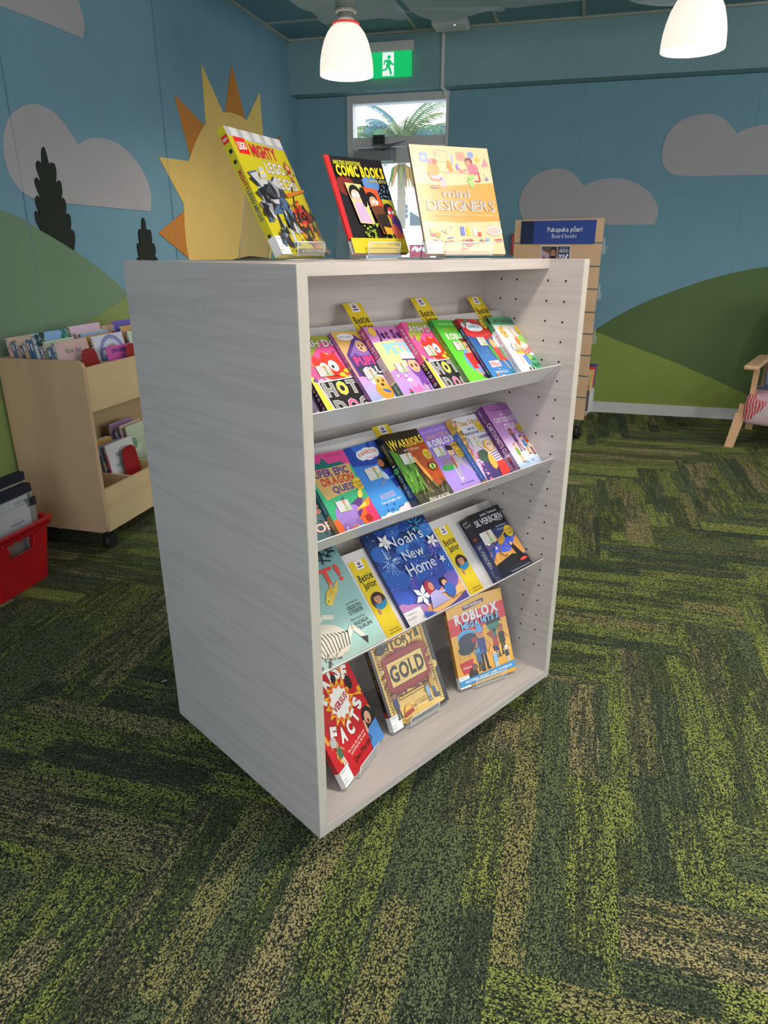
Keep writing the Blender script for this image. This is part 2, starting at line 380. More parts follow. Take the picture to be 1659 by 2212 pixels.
# --------- felt mural
def mural(name, pts, mat, lvl, label, cat, wall='L', k=5, sm=True, parent=None, group=None, px=True):
    fn2 = (lambda p: on_x(p[0], p[1], WX)) if wall == "L" else (lambda p: on_y(p[0], p[1], WY))
    if px: pts = [tuple(fn2(p))+tuple(p[2:]) for p in pts]
    if sm: pts = smooth_loop(pts, k)
    t = .002*lvl
    if wall == 'L':
        lo = (lambda a, b, t: (WX+t, min(max(a, FY), WY), min(max(b, .0), CZ-.013)))
    else:
        lo = (lambda a, b, t: (max(a, WX+.01), WY-t, min(max(b, .0), BZ-.001)))
    o = MB().prism(pts, lo, 0.0002, t+.002).build(name, mat, parent)
    if label: tag(o, label, cat, group)
    return o
S = lambda L, s=3.457, ox=0, oy=0: [(ox+p[0]/s, oy+p[1]/s)+tuple(p[2:]) for p in L]
def opened(base, pts, k=5):  # smooth the open curve in wall coords then close with straight base
    return smooth_open(pts, k)+base
hillA = [on_x(*p, WX) for p in [(-60, 436), (0, 454), (38, 468.6), (87, 497.5), (136, 526.5), (174, 551), (226, 590), (269, 628), (330, 690), (400, 780)]]
mural('felt_hill', [(1.9, .0), (1.9, 1.55)]+smooth_open(hillA)+[(hillA[-1][0]+.3, 0)], MT['sage'], 1, 'large sage green felt hill sloping down the left wall behind the book box', 'wall decoration', sm=False, px=False)
hillB = [on_x(*p, WX) for p in [(-40, 870), (40, 786), (100, 748), (183, 697), (276, 640), (360, 590)]]
mural('felt_hill', [(hillB[0][0], .0)]+smooth_open(hillB)+[(5.0, 1.25), (5.9, 1.2), (6.0, .0)], MT['olive'], 2, 'light green felt hill low on the left wall, overlapping the sage hill', 'wall decoration', sm=False, px=False)
def cloud_part(pts, *a, **k): return mural('felt_cloud', pts, MT['cloud'], 1, *a, **k)
cloud_part([(-60, -15), (0, 13), (100, 51), (177, 83, 1), (181, 60), (178, 35), (167, 0), (150, -20), (110, -40), (60, -52), (0, -52)], 'grey felt cloud cut off at the top left corner of the left wall', 'wall decoration', k=3)
B_ = S([(1118, 1578, 1), (1126, 1480), (1100, 1360), (1040, 1240), (950, 1130), (850, 1060), (740, 1028), (640, 1040), (580, 1078, 1), (530, 1000), (450, 890), (370, 820), (270, 778), (180, 785), (90, 840), (40, 930), (20, 1050), (30, 1180), (70, 1310), (130, 1400), (190, 1455), (250, 1480), (350, 1498), (500, 1518), (800, 1548)])
cloud_part(B_, 'big grey two-humped felt cloud behind the dark felt tree on the left wall', 'wall decoration', k=4)
tA = [(312, 1098), (300, 1130), (300, 1215), (278, 1200), (262, 1215), (265, 1265), (298, 1360), (264, 1325), (250, 1350), (262, 1400), (300, 1495), (272, 1460), (258, 1485), (272, 1545), (302, 1625), (267, 1577), (256, 1600), (268, 1655), (300, 1718), (310, 1800), (545, 1900), (543, 1865), (552, 1790), (545, 1735), (522, 1713), (512, 1730), (522, 1680), (515, 1615), (495, 1595), (478, 1620), (486, 1560), (478, 1500), (460, 1478), (445, 1500), (456, 1440), (445, 1365), (428, 1347), (410, 1370), (412, 1290), (400, 1230), (375, 1213), (355, 1222), (345, 1180), (325, 1110)]
tA2 = S(tA)
mural('felt_tree', tA2[:19]+[(86.8, 497.6), (136, 526.5), (156.5, 540)]+tA2[21:], MT['tree'], 3, 'tall charcoal felt tree with scalloped edges in front of the left wall cloud', 'wall decoration', k=3)
tB = S([(1060, 1628), (1053, 1650), (1055, 1722), (1040, 1710), (1030, 1730), (1033, 1780), (1042, 1840), (1027, 1815), (1020, 1835), (1026, 1880), (1042, 1950), (1026, 1922), (1022, 1950), (1040, 2040), (1050, 2080), (1160, 2080), (1172, 1990), (1168, 1935), (1155, 1918), (1148, 1935), (1155, 1865), (1140, 1817), (1125, 1840), (1128, 1790), (1118, 1725), (1100, 1714), (1086, 1724), (1080, 1670), (1068, 1632)])
mural('felt_tree', tB, MT['tree'], 3, 'small charcoal felt tree rising just above the back corner of the white bookcase', 'wall decoration', k=3)
# sun with its rays
srt = empty('felt_sun', loc=(WX, 4.3, 1.6)); tag(srt, 'yellow felt sun with yellow and orange pointed rays on the left wall', 'wall decoration')
sb = [(406.7, 558.8), (398.5, 500), (396.3, 457.6), (397, 421), (404, 361), (418.8, 313), (438, 274), (459.8, 252.6), (487.5, 242.5), (510, 247.8), (527, 257), (553.8, 286), (575, 330), (588, 390), (592, 450), (588, 520), (575, 590), (540, 640), (480, 650), (430, 620)]
def sunpart(nm, pts, mat, lvl, sm=False):
    o = mural(nm, pts, mat, lvl, None, None, sm=sm, k=4); o.parent = srt; o.matrix_parent_inverse = wof(srt).inverted(); return o
sunpart('sun_disc', sb, MT['sun'], 2, True)
for pts, m in (([(375.9, 204.9), (442, 272), (412, 345)], 'ray2'), ([(434.5, 139.3), (444, 268), (482, 246)], 'ray1'), ([(499.6, 138.8), (485, 248), (530, 262)], 'ray2'),
               ([(559.8, 199), (530, 264), (570, 325)], 'ray1'), ([(606, 293), (575, 318), (590, 385)], 'ray2'), ([(342, 339), (410, 348.5), (399, 446)], 'ray1'), ([(341.6, 503.4), (399, 454), (409, 560)], 'ray2')):
    sunpart('sun_ray', pts, MT[m], 1)
# back wall mural
T_ = lambda L: S(L, 2.911, 1100, 140)
mural('felt_cloud', T_([(912, 1005, 1), (938, 930), (925, 870), (880, 800), (800, 745), (700, 715), (600, 718), (530, 735), (470, 764, 1), (430, 710), (380, 668), (310, 652), (230, 662), (150, 705), (90, 780), (62, 860), (70, 930), (95, 975), (130, 1000), (200, 1007), (600, 1006)]), MT['cloud'], 1, 'grey felt cloud on the back wall just above the board books sign', 'wall decoration', 'B', k=4)
mural('felt_cloud', T_([(960, 560), (975, 480), (1020, 400), (1100, 340), (1200, 310), (1280, 310), (1350, 340), (1400, 390), (1432, 432, 1), (1500, 398), (1627, 375), (1800, 385), (1950, 450), (2020, 560), (2030, 690), (1627, 692), (1200, 699), (1100, 698), (1030, 690), (985, 655), (962, 610)]), MT['cloud'], 1, 'larger grey felt cloud high on the right of the back wall', 'wall decoration', 'B', k=4)
hc = [on_y(*p, WY) for p in [(1150, 790), (1280, 715), (1340, 679), (1392, 653.6), (1443.5, 633), (1512, 609), (1581, 590), (1659, 576), (1800, 565), (2000, 575)]]
mural('felt_hill', [(hc[0][0], .09)]+smooth_open(hc)+[(hc[-1][0], .09)], MT['dkgreen'], 1, 'dark green felt hill rising to the right along the back wall', 'wall decoration', 'B', sm=False, px=False)
hd = [on_y(*p, WY) for p in [(900, 640), (1100, 665), (1280, 715), (1340, 738), (1443, 777), (1512, 806), (1601.5, 847), (1680, 885)]]
mural('felt_hill', [(hd[0][0], .09)]+smooth_open(hd)+[(hd[-1][0]+.05, .09)], MT['olive2'], 2, 'bright green felt hill tapering off to the right above the white baseboard', 'wall decoration', 'B', sm=False, px=False)

# --------- door with transom
d = MB()
fy0, fy1 = WY-.012, WY+.10
d.box(DX0, fy0, 0, DX0+.05, fy1, DZ); d.box(DX1-.022, fy0, 0, DX1, fy1, DZ); d.box(DX0+.05, fy0, DZ-.06, DX1-.022, fy1, DZ)
d.box(DX0+.05, fy0+.02, 2.078, DX1-.022, fy1, 2.148)
df = struct(d.build('window_1', MT['frame']))
MB().box(DX0+.05, WY+.05, 2.148, DX1-.022, WY+.056, DZ-.06).build('transom_glass', MT['acr'], df)
d = MB(); dy0, dy1 = WY+.01, WY+.055; lx0, lx1 = DX0+.055, DX1-.027
d.box(lx0, dy0, .01, lx0+.09, dy1, 2.072); d.box(lx1-.05, dy0, .01, lx1, dy1, 2.072); d.box(lx0+.09, dy0, 1.955, lx1-.05, dy1, 2.072); d.box(lx0+.09, dy0, .01, lx1-.05, dy1, .22)
dl = struct(d.build('door_1', MT['frame']))
MB().box(lx0+.09, WY+.03, .22, lx1-.05, WY+.036, 1.955).build('door_glass', MT['acr'], dl)
q = MB(); a = on_y(773, 349, WY); b = on_y(852, 322, WY); q.box(a[0], WY-.075, a[1]-.01, b[0], WY+.0, b[1]-.015, bev=.004)
a = on_y(775, 322, WY); b = on_y(852, 349, WY); q.box(a[0], WY-.012, b[1], b[0]+.012, WY+.01, a[1])
dc = q.build('door_closer', MT['grey']); tag(dc, 'grey hydraulic door closer box at the top of the glass door', 'door closer')
a = on_y(806.5, 315, WY); b = on_y(832, 291.5, WY)
q = MB(); q.box(a[0], WY-.018, a[1], b[0], WY-.012, b[1]); q.mi = 1
for u in (.12, .5, .88):
    for v in (.1, .5, .9):
        xx = a[0]+u*(b[0]-a[0]); zz = a[1]+v*(b[1]-a[1]); q.cyl((xx, WY-.021, zz), (xx, WY-.018, zz), .0035, n=10)
q.build('mounting_plate', [MT['black'], MT['chrome']], dc)
q = MB(); e0 = on_y(808, 320, WY-.03); e1 = on_y(882, 316, WY-.03); e2 = on_y(826, 330, WY-.03)
q.box(e0[0], WY-.06, e0[1]-.01, e0[0]+.10, WY-.018, e0[1]+.02, bev=.004); q.tube([(e0[0]+.07, WY-.05, e0[1]+.01), (e1[0], WY-.16, e1[1]+.02)], .008); q.tube([(e2[0], WY-.05, e2[1]-.03), (e2[0], WY-.05, e2[1]+.015)], .012)
q.tube([(e1[0], WY-.16, e1[1]+.02), (e2[0], WY-.05, e2[1]+.02)], .006)
q.build('closer_arm', MT['grey'], dc)
# cable trunking
q = MB(); cx = -1.153
q.box(cx-.011, BY-.012, BZ, cx+.011, BY, CZ); q.box(cx-.011, BY-.012, BZ-.012, cx+.011, WY-.012, BZ); q.box(cx-.011, WY-.026, 2.40, cx+.011, WY-.013, BZ-.01)
tag(q.build('cable_trunking', MT['white']), 'thin white cable trunking running down the bulkhead to the door frame', 'trunking')

# --------- exit sign
ex = empty('exit_sign', loc=(-1.565, BY, 2.65)); tag(ex, 'green illuminated running man exit sign on the bulkhead', 'exit sign')
X0, X1 = -1.745, -1.387
MB().box(X0-.012, BY-.055, 2.690, X1+.012, BY, 2.755, bev=.006).build('housing', MT['white'], ex, Matrix())
gm = plain('exit_green', '16b368', .4, emit='12b765', es=.75); wm = plain('exit_white', 'e6f2ee', .4, emit='dff0ea', es=.7)
MB().box(X0, BY-.034, 2.520, X1, BY-.028, 2.692).build('green_panel', gm, ex, Matrix())
mx_ = (X0+X1)/2; hw = .045
MB().box(mx_-hw-.004, BY-.0352, 2.532, mx_+hw-.004, BY-.034, 2.686).build('doorway_symbol', wm, ex, Matrix())
q = MB(); ox, oz, sc = mx_, 2.532, .154
def man(pts):
    q.prism([(ox+a*sc, oz+b*sc) for a, b in pts], lambda a, b, t: (a, BY-.0352-t, b), 0, .001)
man([(.02+.085*math.cos(t*.39), .80+.08*math.sin(t*.39)) for t in range(16)])
man([(-.10, .70), (.06, .70), (.14, .60), (.22, .52), (.32, .50), (.32, .44), (.20, .44), (.10, .50), (.06, .40), (.12, .28), (.18, .06), (.08, .04), (.02, .26), (-.06, .36), (-.08, .26), (-.30, .22), (-.36, .18), (-.40, .26), (-.14, .34), (-.12, .46), (-.08, .58), (-.16, .60), (-.22, .48), (-.28, .50), (-.20, .68)])
q.build('running_man', gm, ex, Matrix())
# --------- ceiling box and hanging felt clouds
q = MB(); q.box(-1.185, 5.60, CZ-.06, -.94, 5.80, CZ, bev=.012); eb = q.build('ceiling_unit', MT['white']); tag(eb, 'white rectangular ceiling unit beyond the hanging felt clouds', 'ceiling unit')
MB().cyl((-1.02, 5.64, CZ-.062), (-1.02, 5.64, CZ-.058), .006, n=12).build('indicator_light', plain('led', 'e8f0ff', .3, emit='ffffff', es=2), eb)
cl = felt('ceiling_cloud_felt', 'a4b8c2')
def hang(pts, z, label):
    o = MB().prism(smooth_loop(pts, 6), lambda a, b, t: (a, b, z+t+.03*math.sin(a*5+b*3)), 0, .025).build('felt_ceiling_cloud', cl)
    tag(o, label, 'ceiling decoration', 'felt clouds hung under the ceiling')
    q = MB(); cxm = sum(p[0] for p in pts)/len(pts); cym = sum(p[1] for p in pts)/len(pts)
    q.cyl((cxm, cym, z+.02), (cxm, cym, CZ), .0025, n=6); q.build('hanging_wire', MT['grid'], o)
hang([(-1.76, 3.9), (-1.74, 4.5), (-1.70, 4.66), (-1.74, 4.88), (-1.69, 5.01), (-1.52, 4.99), (-1.38, 5.05), (-1.25, 5.07), (-1.22, 4.98), (-1.25, 4.8), (-1.17, 4.6), (-1.2, 4.2), (-1.3, 3.7), (-1.6, 3.6)], 2.645, 'blue grey felt ceiling cloud on the left, behind the nearest lamp')
hang([(-1.24, 4.4), (-1.20, 4.7), (-1.17, 4.95), (-1.10, 5.05), (-.98, 5.08), (-.86, 5.02), (-.70, 4.93), (-.60, 4.98), (-.58, 4.6), (-.62, 4.2), (-.9, 4.0)], 2.66, 'blue grey felt ceiling cloud above the white ceiling unit')
hang([(-.62, 4.5), (-.60, 4.85), (-.53, 4.99), (-.40, 5.01), (-.28, 4.98), (-.15, 5.03), (.05, 5.0), (.16, 5.08), (.4, 5.12), (.62, 5.12), (.75, 5.22), (.95, 5.05), (1.0, 4.5), (.5, 4.0), (-.2, 4.0)], 2.66, 'long blue grey felt ceiling cloud on the right of the lamp')

# --------- pendant lamps
shade = plain('opal_shade', 'f6e7de', .35, emit='ffeadb', es=.8); glow = plain('lamp_glow', 'ffffff', .5, emit='fffaf2', es=6.0)
lampgrey = plain('lamp_grey', '8c958f', .5); redring = plain('red_ring', 'e0453f', .35, emit='ff4a3c', es=.25)
def pendant(x, y, label, power, z=2.148):
    rt = empty('pendant_lamp', loc=(x, y, z)); tag(rt, label, 'lamp', 'opal pendant lamps')
    o_ = [(.140, 0), (.1395, .03), (.136, .07), (.128, .11), (.114, .155), (.096, .19), (.078, .212), (.058, .226)]
    i_ = [(r-.005, h) for r, h in reversed(o_)]
    MB().lathe(o_+i_, 48, close=True).build('lamp_shade', shade, rt)
    MB().cyl((0, 0, .035), (0, 0, .038), .128, n=40).build('diffuser', glow, rt)
    MB().lathe([(.064+.007*math.cos(a*.785), .229+.006*math.sin(a*.785)) for a in range(8)], 32, close=True).build('red_ring', redring, rt)
    q = MB(); q.cyl((0, 0, .225), (0, 0, .275), .043, n=24); q.lathe([(.043, .275), (.058, .285), (.058, .291), (.043, .286)], 32, close=True)
    for k in range(24):
        a = k*math.pi/12; q.box(.045, -.003, -.004, .056, .003, .004, M=Matrix.Translation((0, 0, .282)) @ Matrix.Rotation(a, 4, 'Z'))
    q.build('collar', lampgrey, rt)
    MB().cyl((0, 0, .290), (0, 0, CZ-z), .053, n=28).build('canister', lampgrey, rt)
    l = area('bulb', (0, 0, .028), (0, 0, 0), .2, 0, power, (1, .88, .74), disk=True, parent=rt); l.data.spread = R(165)
pendant(-1.291, 4.004, 'glowing opal pendant lamp with a red ring, hanging in front of the exit sign', LAMP_W)
pendant(.391, 3.947, 'glowing opal pendant lamp at the top right, its neck cut off by the frame', LAMP_W)
pendant(.234, 1.355, 'opal pendant lamp above the front of the white bookcase', KEY_W)
pendant(2.05, 3.90, 'added unseen opal pendant fill lamp out over the chair', LAMP_W)  # extra lamp out of view, added as fill
for _x, _n, _w in ((-1.35, 'left', 6), (.25, 'middle', LAMP_W), (1.9, 'right', SIDE_W)): pendant(_x, -1.35, 'added unseen opal pendant fill lamp behind the viewpoint, %s of its row' % _n, _w)  # unseen row added behind the camera to brighten the front faces
pendant(1.95, 1.30, 'added unseen opal pendant fill lamp over the open carpet on the right', SIDE_W)  # added out of view to light the bookcase front and lower shelves

# --------- outside
ext = plain('white_render', 'e9ecee', .8); pave = plain('paving', 'c9c6c0', .9)
sbox('ground', (-14, WY+.14, -.12, 9, 45, -.05), pave)
palmg = [plain('frond_green', '4c7a45', .6), plain('frond_teal', '3f6f78', .6), plain('frond_olive', '7b8a4a', .6)]
def palm(x, y, zc, r, label, trunk=True, n=22, seed=1, dead=True):
    rnd = random.Random(seed)
    rt = empty('palm_tree', loc=(x, y, -.05)); tag(rt, label, 'tree')
    if trunk:
        q = MB(); pr = []; k = 0; zz = 0
        while zz < zc: pr.append((.12+.015*(k % 2)-.02*zz/zc, zz)); zz += .12; k += 1
        q.lathe(pr, 16); q.build('trunk', plain('palm_trunk', '93897c', .9), rt)
    for i in range(n):
        az = i*2.39996+rnd.uniform(-.2, .2); el = R(rnd.choice([88, 78, 66, 55, 42, 25])+rnd.uniform(-8, 8)); L = r*rnd.uniform(.85, 1.1)
        pts = []; p = Vector((0, 0, zc)); e = el
        for k in range(9):
            pts.append(p.copy()); p = p+Vector((math.cos(az)*math.cos(e), math.sin(az)*math.cos(e), math.sin(e)))*L/8; e -= R(11)
        q = MB(); q.tube(pts, [.035*(1-k/10) for k in range(9)], 5)
        bw_ = Vector((-math.sin(az), math.cos(az), 0))
        for k in range(1, 34):
            f = k/34*8; a = int(f); P = pts[a].lerp(pts[min(a+1, 8)], f-a); dr = (pts[min(a+1, 8)]-pts[a]).normalized()
            ll = L*.30*(1-abs(k/34-.45))
            for s in (-1, 1):
                tip = P+(bw_*s*.7+dr*.75+Vector((0, 0, -.55)))*ll
                v = [q.b.verts.new(P-dr*.022), q.b.verts.new(P+dr*.022), q.b.verts.new(tip)]; q.b.faces.new(v)
        q.build('frond', palmg[i % 3], rt)
    if dead:
        for i in range(9):
            az = i*.7; q = MB(); P = Vector((0, 0, zc-.1)); q.tube([P, P+Vector((math.cos(az)*.22, math.sin(az)*.22, -.15)), P+Vector((math.cos(az)*.36, math.sin(az)*.36, -.62))], [.02, .06, .01], 6)
            q.build('hanging_frond', palmg[(i+1) % 3] if i % 2 else plain('dry_frond', 'b08a4a', .8), rt)
Yp = 20.0
a = on_y(867, 440, Yp)[0]; zc = on_y(872, 338, Yp)[1]
palm(a, Yp, zc, 2.0, 'tall palm tree seen through the door, fronds filling the transom window', n=36)
for px, s, lb in ((800, 5, 'small palm crown at the lower left of the transom window'), (935, 6, 'small palm crown at the lower right of the transom window')):
    xa, za = on_y(px, 303, 23.2); palm(xa, 23.2, za, .62, lb, n=16, seed=s, dead=False)
bd = empty('white_building', loc=(0, 26, 0)); tag(bd, 'white building with small dark windows seen through the glass door', 'building')
xa, za = on_y(800, 470, 26); xb, zb = on_y(990, 430, 26)
q = MB(); q.box(xa-4, 26, -.05, xb+1.5, 32, zb*1.0); q.build('walls', ext, bd, Matrix())
dkw = plain('window_dark', '5a6a74', .3)
for px, py in ((872, 446), (878, 446), (872, 456), (878, 456), (872, 467), (878, 467)):
    c = on_y(px, py, 25.97); MB().box(c[0]-.035, 25.96, c[1]-.06, c[0]+.035, 25.99, c[1]+.06).build('window', dkw, bd, Matrix())
c = on_y(900, 470, 25.9); q = MB(); q.prism([(c[0]-.25, c[1]-.25), (c[0]-.25, c[1]+.2), (c[0]+.35, c[1]-.15), (c[0]+.35, c[1]-.25)], lambda a, b, t: (a, 25.98-t, b), 0, .05); q.build('gable', dkw, bd, Matrix())
# white parked van
vx, vz = on_y(905, 520, 12); vn = empty('white_van', loc=(vx, 12, -.05)); tag(vn, 'white parked van glimpsed through the glass door', 'van')
q = MB(); q.prism([(-1.6, .35), (-1.6, 1.0), (-1.1, 1.15), (-.7, 1.62), (2.2, 1.7), (2.3, .35)], lambda a, b, t: (a, t, b), -.8, .8); q.build('body', plain('van_white', 'eef0f2', .25, coat=.5), vn)
q = MB(); q.prism([(-1.0, 1.16), (-.66, 1.55), (-.1, 1.58), (-.1, 1.16)], lambda a, b, t: (a, t, b), -.81, -.78); q.build('side_window', dkw, vn)
for wx in (-1.0, 1.6): MB().cyl((wx, -.84, .32), (wx, -.6, .32), .32, n=24).build('wheel', MT['rubber'], vn)
# magenta banner
a = on_y(885, 529, 8.2); b = on_y(928, 558, 8.2)
bn = MB().box(a[0], 8.2, b[1], b[0], 8.22, a[1]).build('banner', plain('banner_magenta', 'a8324f', .6)); tag(bn, 'magenta banner with white leaf shapes standing outside the glass door', 'banner')
q = MB()
for k in range(5):
    cx_ = a[0]+(b[0]-a[0])*(.2+.17*k); cz_ = a[1]-(a[1]-b[1])*(.28+.06*(k % 2))
    pts = [(cx_+.02*math.cos(t)*1.0-.012*math.sin(t)*(1 if k % 2 else -1), cz_+.026*math.sin(t)+.008*math.cos(t)) for t in [i*math.pi/8 for i in range(16)]]
    q.prism(pts, lambda u, v, t: (u, 8.2-t, v), 0, .002)
q.build('leaf_motif', plain('motif_white', 'eeeeee', .6), bn)
q = MB()
for s in (.1, .9):
    xx = a[0]+(b[0]-a[0])*s; q.cyl((xx, 8.23, -.05), (xx, 8.23, b[1]+.05), .012, n=8)
q.build('stake', MT['grey'], bn)
# ------------------------------------------------------------------ the white display bookcase (local: u right, v back, z up)
UYAW = R(59.55); UO = Vector((-.443, 1.092, 0)); UW, UD, UT, Z0, Z1 = .904, .622, .0235, .075, 1.275
UM = Matrix.Translation(UO) @ Matrix.Rotation(UYAW, 4, 'Z')
un = empty('display_bookcase', UM); tag(un, 'pale ash double-sided display bookcase on castors with sloped metal shelves', 'bookcase')
def upart(q, name, mat): o = q.build(name, mat, un); return o
upart(MB().box(0, 0, Z0, UW, UD, Z0+UT, bev=.0008), 'bottom_board', MT['paleX'])
hz = [1.223-.05*k for k in range(22)]
holes_v = [.047, .099, .195, .245]
for side, (xa, xb) in (('L', (0, UT)), ('R', (UW-UT, UW))):
    q = MB(); q.box(xa, 0, Z0+UT, xb, UD, Z1, bev=.0008); q.mi = 1; x_ = xb+.0004 if side == 'L' else xa-.0004
    for v in holes_v+[UD-v for v in holes_v]:
        for z in hz: q.cyl((x_, v, z), (x_+(-.004 if side == 'L' else .004), v, z), .0028, n=12)
    o = q.build('side_panel', [MT['pale'], MT['hole']], un)
    for ya in (-.0006, UD-.0004): MB().box(xa+.0007, ya, Z0+UT, xb-.0007, ya+.001, Z1-.0005).build('edge_band', MT['paleZ'], o)
    if side == 'L':
        for (px, py) in ((434, 665), (470, 1029), (494, 1337)):
            # cover caps on the outer face
            d = ray(px, py); nrm = UM.to_3x3() @ Vector((1, 0, 0)); t = (UO-Vector((0, 0, CAM_H))).dot(nrm)/d.dot(nrm); P = UM.inverted() @ (Vector((0, 0, CAM_H))+t*d)
            MB().lathe([(.0045, 0), (.0055, .0004), (.0055, 0)], 20, M=Matrix.Translation((-.0003, P.y, P.z)) @ Matrix.Rotation(R(-90), 4, 'Y')).build('cover_cap', MT['white'], o)
upart(MB().box(UT, .098, Z1-UT, UW-UT, UD-.098, Z1, bev=.0008), 'top_board', MT['paleX'])
upart(MB().box(UT, .302, Z0+UT, UW-UT, .320, Z1-UT), 'back_panel', MT['paleX'])
for u, v in ((.06, .07), (UW-.06, .07), (.06, UD-.07), (UW-.06, UD-.07)):
    q = MB(); q.cyl((u, v, .03), (u, v, .066), .011, n=12); q.box(u-.024, v-.024, .066, u+.024, v+.024, .075); q.box(u-.02, v-.008, .028, u-.016, v+.03, .055); q.box(u+.016, v-.008, .028, u+.02, v+.03, .055); q.box(u-.02, v-.012, .05, u+.02, v+.03, .056)
    cs = upart(q, 'castor', MT['chrome']); q = MB(); q.cyl((u-.013, v+.012, .0275), (u+.013, v+.012, .0275), .0275, n=28); q.build('wheel', MT['rubber'], cs)
AL = R(47); EV = Vector((0, math.cos(AL), math.sin(AL))); NV = Vector((0, -math.sin(AL), math.cos(AL))); LIP = .07
TC = {1: (.0882, .9703), 2: (.0852, .7193), 3: (.0872, .4183)}
def tray_frame(k, u=0, s=0, n=0):
    """matrix: x along shelf, y up the slope, z out of the slope"""
    o = Vector((u, TC[k][0], TC[k][1]))+EV*s+NV*n
    return UM @ Matrix(((1, EV.x, NV.x, o.x), (0, EV.y, NV.y, o.y), (0, EV.z, NV.z, o.z), (0, 0, 0, 1)))
for k in TC:
    q = MB(); a, b = UT+.002, UW-UT-.002; th = .0015
    q.box(a, -th, -th, b, .234, 0); q.box(a, -th, 0, b, 0, LIP); q.box(a, -th, LIP-.0004, b, .0004, LIP+.0008)
    for x in (a, b-.0015): q.prism([(-.0, -.0), (.10, 0), (.06, -.035), (.02, -.03)], lambda y, z, t, x=x: (x+t, y, z), 0, .0015)
    q.build('sloped_shelf', MT['tray'], un, tray_frame(k))
# rear side mirrored shelves (out of sight)
for k in TC:
    q = MB(); q.box(UT+.002, -.0015, -.0015, UW-UT-.002, .234, 0); q.box(UT+.002, -.0015, 0, UW-UT-.002, 0, LIP)
    q.build('sloped_shelf', MT['tray'], un, UM @ Matrix.Translation((UW, UD, 0)) @ Matrix.Rotation(math.pi, 4, 'Z') @ UM.inverted() @ tray_frame(k))
# ------------------------------------------------------------------ printed art: flat shapes and lettering laid on a sheet
_gl = {}
def glyph(ch, bold):
    key = (ch, bold)
    if key not in _gl:
        c = bpy.data.curves.new('glyph', 'FONT'); c.body = ch; c.offset = bold; c.resolution_u = 2
        o = bpy.data.objects.new('glyph', c); m = o.to_mesh()
        vs_ = [(v.co.x, v.co.y) for v in m.vertices]; fs = [tuple(p.vertices) for p in m.polygons]
        o.to_mesh_clear(); bpy.data.objects.remove(o); bpy.data.curves.remove(c)
        x0 = min((v[0] for v in vs_), default=0); x1 = max((v[0] for v in vs_), default=.3)
        _gl[key] = (vs_, fs, x0, x1)
    return _gl[key]
def clip(poly, w, h):
    for ax, lim, sg in ((0, 0, 1), (0, w, -1), (1, 0, 1), (1, h, -1)):
        out = []
        for i in range(len(poly)):
            a, b = poly[i-1], poly[i]
            ia, ib = (a[ax]-lim)*sg >= 0, (b[ax]-lim)*sg >= 0
            if ia != ib:
                t = (lim-a[ax])/(b[ax]-a[ax]); out.append(tuple(a[k]+t*(b[k]-a[k]) for k in range(len(a))))
            if ib: out.append(b)
        poly = out
        if len(poly) < 3: return []
    return poly
